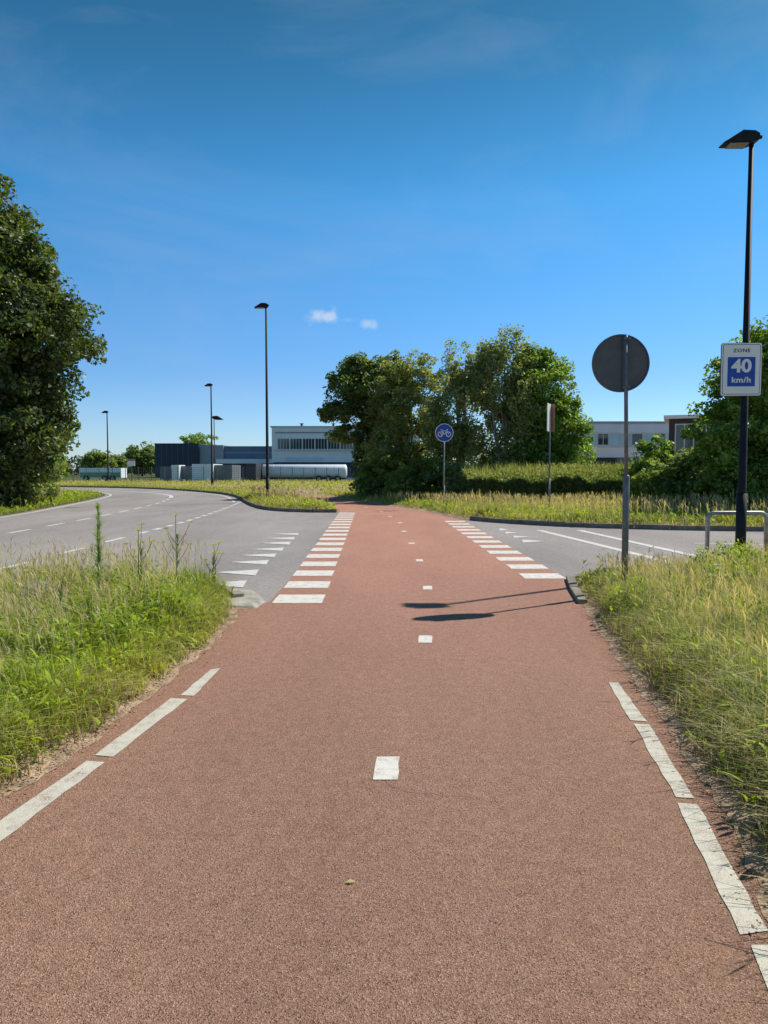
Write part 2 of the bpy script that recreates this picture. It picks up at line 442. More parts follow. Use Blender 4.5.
# ---- markings
def quads(name, qs, m, z=0.0135):
    me = bpy.data.meshes.new(name)
    vs, fs = [], []
    for q in qs:
        b_ = len(vs)
        vs += [(p[0], p[1], z) for p in q]; fs.append(tuple(range(b_, b_ + len(q))))
    me.from_pydata(vs, [], fs); me.materials.append(m)
    for p in me.polygons:
        pass
    import bmesh
    bm = bmesh.new(); bm.from_mesh(me)
    for f in bm.faces:
        f.normal_update()
        if f.normal.z < 0: f.normal_flip()
    bm.to_mesh(me); bm.free()
    o = bpy.data.objects.new(name, me); COL.objects.link(o)
    return tag(o, kind='structure')

def rag(q, amp=0.012, step=0.12):
    """a quad outline with slightly ragged worn edges"""
    out = []
    for a, b_ in zip(q, q[1:] + q[:1]):
        L_ = math.hypot(b_[0] - a[0], b_[1] - a[1]); n = max(1, int(L_ / step))
        for i in range(n):
            t = i / n
            j = amp if i else amp * .5
            out.append((a[0] + (b_[0] - a[0]) * t + random.uniform(-j, j), a[1] + (b_[1] - a[1]) * t + random.uniform(-j, j)))
    return out

blk = []
for k in range(17):
    y = 8.96 + 1.12 * k
    x = -1.02 - 0.018 * (y - 8.96)
    blk.append(rag([(x - .30, y - .30), (x + .29, y - .30), (x + .29, y + .29), (x - .30, y + .29)], 0.008, .2))
for k in range(12):
    y = 10.9 + 1.055 * k
    x = 2.33 - 0.015 * (y - 10.9)
    blk.append(rag([(x - .29, y - .27), (x + .31, y - .27), (x + .31, y + .27), (x - .29, y + .27)], 0.008, .2))
quads('crossing_block_marking', blk, M['white_paint'])
cx = [(3.82, .015), (6.8, .384), (9.8, .58), (12.8, .618), (15.8, .59), (18.9, .51), (22, .48), (25, .2), (28, -.1), (31, -.75)]
dash = []
for i, (y, x) in enumerate(cx):
    y2, x2 = cx[min(i + 1, len(cx) - 1)]
    sl = [0.06, .08, .04, 0, -.02, -.02, -.03, -.1, -.15, -.2][i]
    w = 0.062
    dash.append([(x - w - sl * .15, y - .15), (x + w - sl * .15, y - .15), (x + w + sl * .15, y + .15), (x - w + sl * .15, y + .15)])
quads('centre_dash_marking', [rag(q, .004, .1) for q in dash], M['white_paint'])
el = [[G(220.7, 669.5), G(211, 671), G(180, 697), G(194, 697.5)], [G(187.5, 700.7), G(170.7, 700), G(95, 757.3), G(113.3, 759)],
      [G(104.7, 764.4), G(86.7, 763.2), G(-20, 838), G(-18, 859)], [G(-30, 868), G(-40, 860), G(-260, 1020), G(-240, 1060)],
      [G(608.4, 684.3), G(617.8, 684.3), G(647.4, 723.6), G(630.3, 722.4)], [G(633.4, 725.8), G(649, 726.4), G(694.3, 800.8), G(675.5, 799.8)],
      [G(677, 805.5), G(697.4, 807), G(768, 934), G(740, 938)], [G(751, 949), G(777, 948), G(830, 1060), G(795, 1060)]]
quads('edge_line_marking', [rag(q, .006, .12) for q in el], M['edge_paint'])

tri = []
for (xl, xr, yt, yb) in [(222, 247, 581, 588), (222, 259, 570, 576), (234, 269, 560.5, 565), (245, 276.5, 554, 557.5), (255, 284, 548, 551.2), (263, 291, 542, 545), (270, 295, 537.5, 540), (276, 299, 533.4, 535.4)]:
    a = G(xr, yt); b_ = G(xr - (yb - yt) * .6, yb)
    c = G(xl, (yt + yb) / 2)
    tri.append([a, b_, (b_[0] - .62, (a[1] + b_[1]) / 2 - .02), (a[0] - .62, (a[1] + b_[1]) / 2 + .02)])
for (xl, xr, yt, yb) in [(499, 508, 528.6, 531), (505, 518, 532, 534), (513, 530, 536, 538.2), (522, 544, 540, 543)]:
    a = G(xl, yt); b_ = G(xl + 1, yb); c = G(xr, (yt + yb) / 2)
    tri.append([a, b_, (c[0], c[1] - .02), (c[0], c[1] + .02)])
quads('give_way_triangle_marking', tri, M['road_paint'], 0.010)

def strip(p, q, w):
    d = Vector((q[0] - p[0], q[1] - p[1])).normalized(); n = Vector((-d.y, d.x)) * w / 2
    return [(p[0] + n.x, p[1] + n.y), (q[0] + n.x, q[1] + n.y), (q[0] - n.x, q[1] - n.y), (p[0] - n.x, p[1] - n.y)]

def along(pts, s):
    for a, b_ in zip(pts[:-1], pts[1:]):
        L_ = math.hypot(b_[0] - a[0], b_[1] - a[1])
        if s <= L_: return (a[0] + (b_[0] - a[0]) * s / L_, a[1] + (b_[1] - a[1]) * s / L_)
        s -= L_
    return pts[-1]

def total(pts): return sum(math.hypot(b_[0] - a[0], b_[1] - a[1]) for a, b_ in zip(pts[:-1], pts[1:]))

rm = []
y = 9.2
while y < 18:
    rm.append(strip((-6.1, y), (-6.07, y + 1.1), .13)); y += 2.3
y = 18.3
while y < 36:
    x = -6.05 - .9 * max(0, (y - 21) / 14) ** 1.5
    rm.append(strip((x, y), (x - .02, y + .6), .16)); y += 1.15
lineB = smooth_line([(-9.15, 0), (-9.2, 12), (-9.35, 19), (-9.7, 26), (-10.5, 34), (-11.8, 41), (-13.5, 47), (-17.5, 53.5), (-25, 60), (-40, 66)])
tb = total(lineB); s = 0
while s < 41:
    rm.append(strip(along(lineB, s), along(lineB, s + 1.2), .13)); s += 2.3
s = 42
while s < tb - 1:
    rm.append(strip(along(lineB, s), along(lineB, s + 1.0), .22)); s += 1.0
lineL = [(x + .35, y) for x, y in road_left]
s = 0
tl = total(lineL)
while s < 80:
    rm.append(strip(along(lineL, s), along(lineL, s + 1.05), .12)); s += 1.05
# outer line round the bend
lineO = [(x - .45, y - .25) for x, y in isl_front if y > 36]
s = 0
while s < total(lineO) - 1 and s < 45:
    rm.append(strip(along(lineO, s), along(lineO, s + 1.02), .12)); s += 1.02
# side road on the right: the splitter lines
rm.append(strip(G(539, 530.5), G(673, 563.5), .19))
rm.append(strip(G(673, 563.5), G(850, 601), .19))
rm.append(strip(G(579, 530.5), G(730, 564), .19))
rm.append(strip(G(730, 564), G(900, 596), .19))
rm.append(strip(G(694, 543.5), G(900, 547.5), .10))
rm.append(strip(G(716, 549), G(748, 549.6), .10))
quads('road_marking', rm, M['road_paint'], 0.009)

# ---- kerbs: separate stones along a line, one structure mesh each run
def kerb(name, pts, w=0.13, h=0.10, stone=0.9, m=None, off=0.0):
    bev = .005
    mb = MB(); T = total(pts); s = 0
    while s < T - .1:
        e = min(s + stone, T)
        a = along(pts, s + .006); b_ = along(pts, e - .006)
        q = strip(a, b_, w)
        j = random.uniform(-.008, .008)
        mb.add([(p[0], p[1], -.02) for p in q] + [(p[0], p[1], h + j) for p in q], [(0, 1, 2, 3), (4, 5, 6, 7), (0, 1, 5, 4), (1, 2, 6, 5), (2, 3, 7, 6), (3, 0, 4, 7)])
        s = e
    return tag(mb.build(name, m or M['kerb'], bevel=bev), kind='structure')

kerb('kerb', isl_front, stone=.9, h=.13, w=.09, m=M['kerb_dark'])
kerb('kerb', [p for p in smooth_line(fld_edge) if p[1] < 23.6 and p[0] < 30], stone=.9, h=.13, w=.09, m=M['kerb_dark'])
kerb('kerb', [p for p in rv_edge if p[1] > 8.45], stone=1.0, h=.06, w=.11, m=M['kerb_mid'])
kerb('kerb', [p for p in lv_edge if p[1] > 8.55], stone=.5, h=.11)
# broad worn concrete end of the left verge
tag(MB().add([(-1.86, 8.35, .0), (-1.44, 8.3, .0), (-1.40, 8.75, .0), (-1.62, 9.25, .0), (-1.95, 9.25, 0), (-1.86, 8.38, .035), (-1.50, 8.36, .035), (-1.46, 8.72, .035), (-1.64, 9.15, .09), (-1.93, 9.2, .10)],
         [(0, 1, 6, 5), (1, 2, 7, 6), (2, 3, 8, 7), (3, 4, 9, 8), (4, 0, 5, 9), (5, 6, 7, 8, 9)]).build('kerb_slab', M['kerb'], bevel=.01), kind='structure')

# ------------------------------------------------------------------ grass
TL = np.array([0, .4, .75, 1.0]); WF = np.array([1, .85, .5, .06])
def blades(Pb, h, w, az, lean, col, wf=WF, tl=TL, face=None, dark=0.6):
    n = len(Pb); k = len(tl)
    dirv = np.stack([np.cos(az), np.sin(az), np.zeros(n)], 1)
    fa = az + np.pi / 2 if face is None else face
    side = np.stack([np.cos(fa), np.sin(fa), np.zeros(n)], 1)
    V = np.zeros((n, k, 2, 3)); C = np.zeros((n, k, 2, 3))
    for i, t in enumerate(tl):
        c = Pb + dirv * (lean * h * t * t)[:, None]
        c[:, 2] += h * (t - .35 * np.clip(lean, 0, 1.6) * t ** 2)
        V[:, i, 0] = c - side * (w * wf[i] / 2)[:, None]
        V[:, i, 1] = c + side * (w * wf[i] / 2)[:, None]
        f = dark + (1 - dark) * min(1, t * 1.6)  # shadow between the blades painted in as a darker root end
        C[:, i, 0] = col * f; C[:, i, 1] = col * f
    b_ = (np.arange(n) * k * 2)[:, None]
    fs = []
    for i in range(k - 1):
        fs.append(np.concatenate([b_ + 2 * i, b_ + 2 * i + 1, b_ + 2 * i + 3, b_ + 2 * i + 2], 1))
    return V.reshape(-1, 3), np.concatenate(fs), C.reshape(-1, 3)

def join(parts):
    V, Fc, C = [], [], []; n = 0
    for v, f, c in parts:
        V.append(v); Fc.append(f + n); C.append(c); n += len(v)
    return np.concatenate(V), np.concatenate(Fc), np.concatenate(C)

GREEN = np.array([.24, .36, .035]); LIME = np.array([.52, .58, .06]); STRAW = np.array([.66, .58, .40]); DEEP = np.array([.09, .17, .035]); DRY = np.array([.48, .41, .20])

def scatter(poly, n, clip, edge, emin, eramp, frustum=True, seed=0):
    r_ = np.random.default_rng(seed)
    x = r_.uniform(clip[0], clip[1], n); y = r_.uniform(clip[2], clip[3], n)
    k = inside(x, y, poly)
    if frustum: k &= (np.abs(x) < .56 * y + 1.6)
    x, y = x[k], y[k]
    d = dist_line(x, y, edge)
    pr = np.clip((d - emin - .12 * (fnoise(x * 3, y * 3, 9) - .5)) / eramp, 0, 1)
    k = r_.random(len(x)) < pr
    return x[k], y[k], d[k]

def near_grass(name, poly, edge, clip, n, nseed, hmax, wbase, straw=.2, zf=None, seed=0, emin=.06, eramp=.22, hscale=None, blob=1.1, weeds=0.1, arch=0, broad=.52):
    r_ = np.random.default_rng(seed + 100)
    x, y, d = scatter(poly, n, clip, edge, emin, eramp, seed=seed)
    z = zf(x, y)
    m = len(x)
    cl = fnoise(x * blob + 7, y * blob + 3, seed + 20)
    cl2 = fnoise(x * blob * .5 + 17, y * blob * .5 + 31, seed + 40)
    tuft = np.clip(fnoise(x * 4.5, y * 4.5, seed + 60) * 1.7 - .35, 0, 1.2)
    hh = hmax * (.35 + .75 * cl) * (.55 + .6 * tuft) * np.clip(.35 + d / .55, .35, 1) * r_.uniform(.55, 1.15, m)
    if hscale is not None: hh *= hscale(x, y)
    w = wbase * r_.uniform(.6, 1.5, m)
    az = r_.uniform(0, 2 * np.pi, m); lean = r_.uniform(.15, 1.45, m) ** 1.3
    mix = np.clip((cl2 - .42) * 3.2 + r_.normal(0, .22, m), 0, 1)[:, None]
    col = GREEN * (1 - mix) + LIME * mix
    dk = (r_.random(m) < .18)[:, None]; col = np.where(dk, DEEP * 1.2, col)
    st = (r_.random(m) < straw * (.4 + 1.3 * fnoise(x * 1.7, y * 1.7, seed + 80)))[:, None]
    col = np.where(st, STRAW * r_.uniform(.5, 1.0, (m, 1)), col)
    low = (d < emin + .35) & (r_.random(m) < .55)
    col[low] = DRY * r_.uniform(.6, 1.3, (low.sum(), 1))
    col *= r_.uniform(.75, 1.25, (m, 1)) * (.80 + .52 * fnoise(x * blob * 2.2 + 3, y * blob * 2.2 + 11, seed + 90))[:, None]
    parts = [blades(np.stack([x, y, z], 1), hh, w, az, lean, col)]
    # broad weed leaves in tufts
    nw = int(m * weeds)
    i = r_.choice(m, nw)
    gx = x[i] + r_.normal(0, .03, nw); gy = y[i] + r_.normal(0, .03, nw)
    zz = z[i] + hh[i] * r_.uniform(.1, .8, nw)
    parts.append(blades(np.stack([gx, gy, zz], 1), r_.uniform(.05, .12, nw) * (wbase / .006) ** .5, wbase * r_.uniform(2.5, 4.5, nw), r_.uniform(0, 6.28, nw), r_.uniform(.6, 1.8, nw),
                        (LIME * .6 + GREEN * .5) * r_.uniform(.6, 1.2, (nw, 1)), wf=np.array([.3, 1, .8, .05]), dark=.8))
    # flowering stems
    x2, y2, d2 = scatter(poly, nseed, clip, edge, emin + .2, .4, seed=seed + 5)
    m2 = len(x2); z2 = zf(x2, y2)
    h2 = hmax * (.75 + .75 * fnoise(x2 * blob, y2 * blob, seed + 20)) * r_.uniform(.7, 1.35, m2)
    if hscale is not None: h2 *= hscale(x2, y2)
    az2 = r_.normal(2.6, 1.2, m2); ln2 = r_.uniform(.05, .45, m2)
    c2 = STRAW * r_.uniform(.6, 1.15, (m2, 1)) * np.array([1, 1, .9])
    B = np.stack([x2, y2, z2], 1)
    parts.append(blades(B, h2, np.full(m2, wbase * .38), az2, ln2, c2, wf=np.array([1, .9, .8, .7]), dark=.6))
    tip = B + np.stack([np.cos(az2) * ln2 * h2, np.sin(az2) * ln2 * h2, h2 * (1 - .35 * ln2)], 1)
    hl = r_.uniform(.05, .13, m2) * (wbase / .006) ** .35
    for q in range(3):
        tp = tip - np.stack([np.cos(az2) * .03, np.sin(az2) * .03, hl * .35 * q], 1)
        parts.append(blades(tp, hl, wbase * r_.uniform(.8, 1.6, m2), az2 + r_.normal(0, .7, m2), ln2 + .5 * r_.random(m2), c2 * np.array([1.0, .92, .85]), wf=np.array([.25, 1, .7, .05]),
                            face=r_.uniform(0, 6.28, m2), dark=.9))
    if arch:
        x3, y3, d3 = scatter(poly, arch, clip, edge, emin, .3, seed=seed + 9); m3 = len(x3)
        mx3 = r_.random((m3, 1)); c3 = np.where(r_.random((m3, 1)) < .45, STRAW * 1.05, LIME * mx3 + GREEN * (1 - mx3)) * r_.uniform(.8, 1.25, (m3, 1))
        parts.append(blades(np.stack([x3, y3, zf(x3, y3)], 1), hmax * r_.uniform(.9, 1.6, m3) * np.clip((d3 - .05) / .75, .22, 1) * (hscale(x3, y3) if hscale is not None else 1), wbase * r_.uniform(.7, 1.3, m3), r_.normal(3.3, .9, m3), r_.uniform(.7, 1.7, m3), c3,
                            tl=np.array([0, .25, .5, .7, .86, 1.0]), wf=np.array([.8, 1, .95, .75, .5, .06]), dark=.6))
        # broad leaved weeds in patches
        x4, y4, d4 = scatter(poly, arch, clip, edge, emin + .1, .3, seed=seed + 13)
        k4 = fnoise(x4 * 1.3 + 9, y4 * 1.3, seed + 14) > broad; x4, y4 = x4[k4], y4[k4]
        rp = 7; x4 = np.repeat(x4, rp) + r_.normal(0, .03, len(x4) * rp); y4 = np.repeat(y4, rp) + r_.normal(0, .03, len(y4) * rp); m4 = len(x4)
        z4 = zf(x4, y4) + r_.uniform(.05, hmax * .85, m4)
        parts.append(blades(np.stack([x4, y4, z4], 1), r_.uniform(.04, .10, m4), r_.uniform(.014, .034, m4), r_.uniform(0, 6.28, m4), r_.uniform(.7, 1.8, m4),
                            (GREEN * .75 + LIME * .35) * r_.uniform(.5, 1.25, (m4, 1)), wf=np.array([.25, 1, .75, .05]), dark=.8))
    V, Fc, C = join(parts)
    o = npmesh(name, V, Fc, M['grass'], C)
    return o

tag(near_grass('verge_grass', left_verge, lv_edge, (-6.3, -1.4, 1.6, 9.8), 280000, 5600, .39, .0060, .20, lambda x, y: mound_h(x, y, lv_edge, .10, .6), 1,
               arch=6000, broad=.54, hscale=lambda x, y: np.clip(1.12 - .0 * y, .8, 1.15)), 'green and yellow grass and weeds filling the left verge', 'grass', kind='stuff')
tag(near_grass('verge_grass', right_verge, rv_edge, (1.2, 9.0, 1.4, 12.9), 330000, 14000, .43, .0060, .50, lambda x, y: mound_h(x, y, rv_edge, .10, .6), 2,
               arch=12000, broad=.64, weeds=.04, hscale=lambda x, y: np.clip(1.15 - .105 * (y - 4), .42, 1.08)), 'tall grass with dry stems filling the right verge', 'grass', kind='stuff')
isl_line = isl_front + isl_back
tag(near_grass('island_grass', island, isl_line, (-30, -1.5, 27, 72), 260000, 14000, .42, .020, .40, lambda x, y: mound_h(x, y, isl_line, .12, .8), 3, emin=.02, eramp=.2, blob=.5, hscale=lambda x, y: np.clip(1.15 - (y - 32) * .035, .35, 1)), 'rough grass covering the island between road and cycle path', 'grass', kind='stuff')
fl = smooth_line(fld_edge)
tag(near_grass('field_grass', field, fld_edge, (-30, 24, 17.5, 48), 420000, 34000, .44, .017, .36, lambda x, y: mound_h(x, y, fld_edge, .12, 1.0), 4, emin=.05, eramp=.3, blob=.35, hscale=lambda x, y: np.where((x < 0) & (y > 36), .5, 1.0) * np.clip(1.9 - y * .038, .55, 1.1)), 'tall seeding grass along the far side of the path', 'grass', kind='stuff')
left_field = road_left + [(-90, 100), (-100, -10)]
tag(near_grass('roadside_grass', left_field, road_left, (-40, -12, 20, 75), 200000, 3000, .30, .022, .05, lambda x, y: x * 0, 5, emin=.02, eramp=.4, blob=.3), 'short green grass between road and big tree', 'grass', kind='stuff')
far_poly = [(-90, 84), (-20, 72), (-4, 50), (4, 48), (30, 48), (40, 96), (-90, 98)]
tag(near_grass('far_grass', far_poly, [(-500, 0), (-499, 0)], (-62, 34, 48, 96), 200000, 5000, .22, .045, .30, lambda x, y: x * 0 + .02, 6, blob=.2), 'rough grass in front of the far fence', 'grass', kind='stuff')

# leaf litter along the edges
def litter(name, line, n, label, seed):
    r_ = np.random.default_rng(seed)
    T = total(line); V = []; C = []
    for i in range(n):
        s = r_.uniform(1.5, min(T, 9)); p = along(line, s)
        x = p[0] + r_.normal(0.0, .09); y_ = p[1] + r_.normal(0, .1)
        sz = r_.uniform(.004, .009) * (1 + 1.6 * r_.random() ** 5); a = r_.uniform(0, 6.28)
        u = np.array([math.cos(a), math.sin(a), r_.uniform(-.3, .3)]) * sz; v = np.array([-math.sin(a), math.cos(a), r_.uniform(-.3, .3)]) * sz * .5
        c = np.array([x, y_, .028 + sz * .3])
        V += [c - u, c - v, c + u, c + v]
        C += [np.array([.30, .20, .12]) * r_.uniform(.2, 1.6)] * 4
    V = np.array(V); Fc = np.arange(len(V)).reshape(-1, 4)
    tag(npmesh(name, V, Fc, M['grass'], np.array(C)), label, 'leaf litter', kind='stuff')
litter('leaf_litter', [(x + .14, y) for x, y in rv_edge], 5200, 'dry brown crumbs and leaves along the right path edge', 5)
litter('leaf_litter', [(x - .12, y) for x, y in lv_edge], 4200, 'dry brown crumbs and leaves along the left path edge', 6)
npts = np.array([[-.02, 0, 0.014], [0, -.009, .020], [.024, .004, .016], [.0, .011, .022]]) + np.array([G(350, 886)[0], G(350, 886)[1], 0])
tag(npmesh('fallen_leaf', npts, np.array([[0, 1, 2, 3]]), M['grass'], np.array([[.62, .66, .36]] * 4)), 'small pale green leaf lying on the red cycle path', 'leaf')

# ------------------------------------------------------------------ single weeds
def plant(name, label, loc, h, kind, seed, group=None, cat='plant'):
    r_ = np.random.default_rng(seed)
    t = thing(name, label, cat, (loc[0], loc[1], .06), 0, group)
    mb = MB()
    if kind == 'spike':                      # fleabane: one straight stem with narrow leaves all round
        mb.tube([(0, 0, 0), (.01, 0, h * .5), (0.0, 0, h)], [.007, .006, .002], 6)
        mb.build('stem', M_stem, t)
        n = 420; z = r_.uniform(.12, 1, n) * h; az = r_.uniform(0, 6.28, n)
        L_ = (.05 + .13 * (1 - z / h) ** .6) * r_.uniform(.7, 1.2, n)
        V, Fc, C = blades(np.stack([np.zeros(n), np.zeros(n), z], 1), L_, np.full(n, .012), az, r_.uniform(.7, 1.4, n), np.array([.30, .42, .16]) * r_.uniform(.7, 1.3, (n, 1)), dark=.8)
        npmesh('foliage', V, Fc, M['grass'], C, t)
    else:                                     # branching umbel weed
        tips = []
        main = [(0, 0, 0), (r_.uniform(-.03, .03), 0, h * .5), (r_.uniform(-.05, .05), r_.uniform(-.04, .04), h)]
        mb.tube(main, [.006, .005, .003], 6); tips.append(main[-1])
        for k in range(6 if kind == 'umbel' else 4):
            z0 = h * r_.uniform(.35, .8); a = r_.uniform(0, 6.28); L_ = h * r_.uniform(.18, .34)
            e = (math.cos(a) * L_ * .6, math.sin(a) * L_ * .6, z0 + L_)
            mb.tube([(0, 0, z0), (e[0] * .6, e[1] * .6, z0 + L_ * .5), e], [.004, .003, .002], 5); tips.append(e)
        mb.build('stem', M_stem, t)
        for e in tips:
            n = 46; a = r_.uniform(0, 6.28, n); rr = np.sqrt(r_.random(n)) * (.035 if kind == 'umbel' else .045)
            c = np.array([e[0], e[1], e[2]]) + np.stack([rr * np.cos(a), rr * np.sin(a), r_.normal(0, .004, n) - rr * .2], 1)
            colr = np.array([.62, .60, .08]) if kind == 'umbel' else np.array([.7, .68, .55])
            V, Fc, C = blades(c, np.full(n, .010), np.full(n, .012), a, np.full(n, 1.4), colr * r_.uniform(.7, 1.2, (n, 1)), dark=.9); npmesh('flower_head', V, Fc, M['grass'], C, t)
        n = 60; z = r_.uniform(.1, .75, n) * h; az = r_.uniform(0, 6.28, n)
        V, Fc, C = blades(np.stack([np.zeros(n), np.zeros(n), z], 1), r_.uniform(.06, .16, n), np.full(n, .010), az, r_.uniform(.6, 1.4, n), np.array([.15, .22, .05]) * r_.uniform(.7, 1.3, (n, 1)), dark=.8)
        npmesh('foliage', V, Fc, M['grass'], C, t)
    return t
M_stem = mat('weed_stem', (.14, .17, .06), .8, .2, 20)
d = 7.6; plant('fleabane', 'tall narrow leafy weed rising above the left verge grass', (X(97, d), d), Z(505, d) - .06, 'spike', 1)
d = 8.6; plant('umbel_weed', 'tallest branching yellow weed, near the tip of the left verge', (X(176, d), d), 1.0, 'umbel', 2, 'yellow umbel weeds in the left verge')
d = 7.9; plant('umbel_weed', 'branching yellow weed just right of the tall narrow leafy weed', (X(139, d), d), .88, 'umbel', 3, 'yellow umbel weeds in the left verge')
d = 8.9; plant('umbel_weed', 'low yellow weed at the right tip of the left verge', (X(212, d), d), .62, 'umbel', 4, 'yellow umbel weeds in the left verge')
d = 6.6; plant('umbel_weed', 'yellow weed left of the tall narrow leafy weed', (X(58, d), d), .66, 'umbel', 8, 'yellow umbel weeds in the left verge')
for i, (px, d, lb) in enumerate([(705, 9.4, 'white flowered weed in front of the metal hoop barrier'), (672, 8.6, 'white flowered weed leftmost in the right verge'), (722, 7.7, 'white flowered weed nearest to the camera in the right verge')]):
    plant('yarrow', lb, (X(px, d), d), .50, 'white', 30 + i, 'white flowered weeds in the right verge')
sx, sy = X(34, 7.4), 7.4
def rock(name, label, loc, r_, seed):
    rr = random.Random(seed); mb = MB(); n, k = 10, 6
    vs = []
    for j in range(k + 1):
        th = math.pi * j / k
        for i in range(n):
            a = 2 * math.pi * i / n; q = rr.uniform(.85, 1.1)
            vs.append((r_[0] * math.sin(th) * math.cos(a) * q, r_[1] * math.sin(th) * math.sin(a) * q, r_[2] * math.cos(th)))
    fs = [(j * n + i, j * n + (i + 1) % n, (j + 1) * n + (i + 1) % n, (j + 1) * n + i) for j in range(k) for i in range(n)]
    mb.add(vs, fs)
    o = mb.build(name, M['stone'], smooth=True); o.location = loc
    return tag(o, label, 'stone')
rock('boulder', 'pale rounded stone half hidden in the left verge grass', (sx, sy, .26), (.22, .2, .22), 3)

# ------------------------------------------------------------------ trees
def leaves(c, nrm_bias, size, cols, r_, aspect=.62):
    n = len(c)
    nr = r_.normal(0, 1, (n, 3)); nr /= np.linalg.norm(nr, axis=1)[:, None]
    nr = nr + nrm_bias; nr /= np.linalg.norm(nr, axis=1)[:, None]
    a = r_.normal(0, 1, (n, 3)); u = np.cross(nr, a); u /= np.linalg.norm(u, axis=1)[:, None]
    v = np.cross(nr, u)
    s = (size * r_.uniform(.6, 1.35, n))[:, None]
    V = np.stack([c - u * s, c - v * s * aspect + nr * s * .15, c + u * s, c + v * s * aspect + nr * s * .15], 1)
    Fc = np.arange(n * 4).reshape(n, 4)
    C = np.repeat(cols, 4, axis=0)
    return V.reshape(-1, 3), Fc, C

def foliage(lobes, n_clump, per, csize, leaf, pal, seed, gap=.36, hang=0.0, flat=.7, minr=.5):
    r_ = np.random.default_rng(seed)
    lb = np.array(lobes, float)
    wgt = (lb[:, 3] * lb[:, 5]) ** .9; wgt /= wgt.sum()
    k = r_.choice(len(lb), n_clump, p=wgt)
    d = r_.normal(0, 1, (n_clump, 3)); d /= np.linalg.norm(d, axis=1)[:, None]
    rad = minr + (1 - minr) * r_.random(n_clump) ** .6
    # uneven outline
    rad *= .72 + .62 * fnoise(d[:, 0] * 2.2 + k * 7.3 + 20, d[:, 2] * 2.2 + d[:, 1] * 1.7 + 30, seed)
    cc = lb[k, :3] + d * lb[k, 3:6] * rad[:, None]
    q = fnoise(cc[:, 0] * .9 + 40 + cc[:, 1] * .6, cc[:, 2] * .9 + 40, seed + 3)
    keep = q > gap * r_.uniform(.6, 1.2, n_clump)
    keep &= cc[:, 2] > .1
    cc, d = cc[keep], d[keep]
    n = len(cc)
    per_n = np.maximum(6, (per * r_.uniform(.5, 1.5, n))).astype(int)
    idx = np.repeat(np.arange(n), per_n)
    cs = csize * r_.uniform(.6, 1.4, n)
    off = r_.normal(0, 1, (len(idx), 3)); off /= np.maximum(1, np.linalg.norm(off, axis=1)[:, None] / 1.6)
    off = off * (cs[idx] * .55)[:, None] * np.array([1, 1, flat])
    off[:, 2] -= hang * r_.random(len(idx)) ** 2 * cs[idx] * 2
    c = cc[idx] + off
    c[:, 2] = np.maximum(c[:, 2], .05)
    bias = d[idx] * .5 + np.array([0, 0, .7])
    tone = r_.random(n)
    pa = np.array(pal)
    ct = pa[0] * (1 - tone[:, None]) + pa[1] * tone[:, None]
    cols = ct[idx] * r_.uniform(.7, 1.3, (len(idx), 1))
    if len(pa) > 2:
        hot = r_.random(len(idx)) < .06
        cols[hot] = pa[2]
    V, Fc, C = leaves(c, bias, leaf, cols, r_)
    return V, Fc, C, cc

def tree(name, label, loc, trunk_h, trunk_r, lobes, n_clump, per, csize, leaf, pal, seed, bark='bark', stems=1, group=None, gap=.36, hang=0, limbs=26, cat='tree', minr=.5):
    t = thing(name, label, cat, (loc[0], loc[1], 0), 0, group)
    V, Fc, C, cc = foliage(lobes, n_clump, per, csize, leaf, pal, seed, gap, hang, minr=minr)
    rr = random.Random(seed)
    mb = MB()
    for s in range(stems):
        ox = rr.uniform(-.5, .5) * (stems > 1); oy = rr.uniform(-.3, .3) * (stems > 1)
        pts = [Vector((ox * .5, oy * .5, -.1))]
        for i in range(1, 7):
            f = i / 6
            pts.append(Vector((ox * (.5 + f * 1.6) + rr.uniform(-.12, .12), oy * (.5 + f) + rr.uniform(-.12, .12), trunk_h * f)))
        mb.tube(pts, [trunk_r * (1 - .8 * i / 6) * (1.25 if i == 0 else 1) for i in range(7)], 9)
        ids = [rr.randrange(len(cc)) for _ in range(limbs // stems)]
        for j in ids:
            e = Vector(cc[j]); z0 = min(max(e.z * rr.uniform(.35, .75), .3), trunk_h * .95)
            f = z0 / trunk_h * 6; i0 = min(int(f), 5)
            a = pts[i0].lerp(pts[i0 + 1], f - i0)
            mid = a.lerp(e, .5) + Vector((rr.uniform(-.2, .2), rr.uniform(-.2, .2), rr.uniform(0, .35)))
            r0 = trunk_r * .38 * (1 - .5 * z0 / trunk_h)
            mb.tube([a, a.lerp(mid, .5) + Vector((0, 0, .05)), mid, e], [r0, r0 * .75, r0 * .5, r0 * .15], 5, caps=False)
    mb.build('trunk', M[bark], t, smooth=True)
    npmesh('crown', V, Fc, M['leaf'], C, t)
    return t

DARKG = [(.055, .085, .026), (.125, .165, .042), (.24, .28, .09)]
MIDG = [(.13, .19, .045), (.27, .34, .085), (.28, .33, .11)]
OLIVE = [(.20, .235, .080), (.38, .42, .16), (.34, .36, .18)]
BRIGHT = [(.12, .21, .035), (.26, .38, .06), (.34, .42, .11)]

OAKG = [(.10, .15, .04), (.22, .28, .07), (.32, .37, .12)]
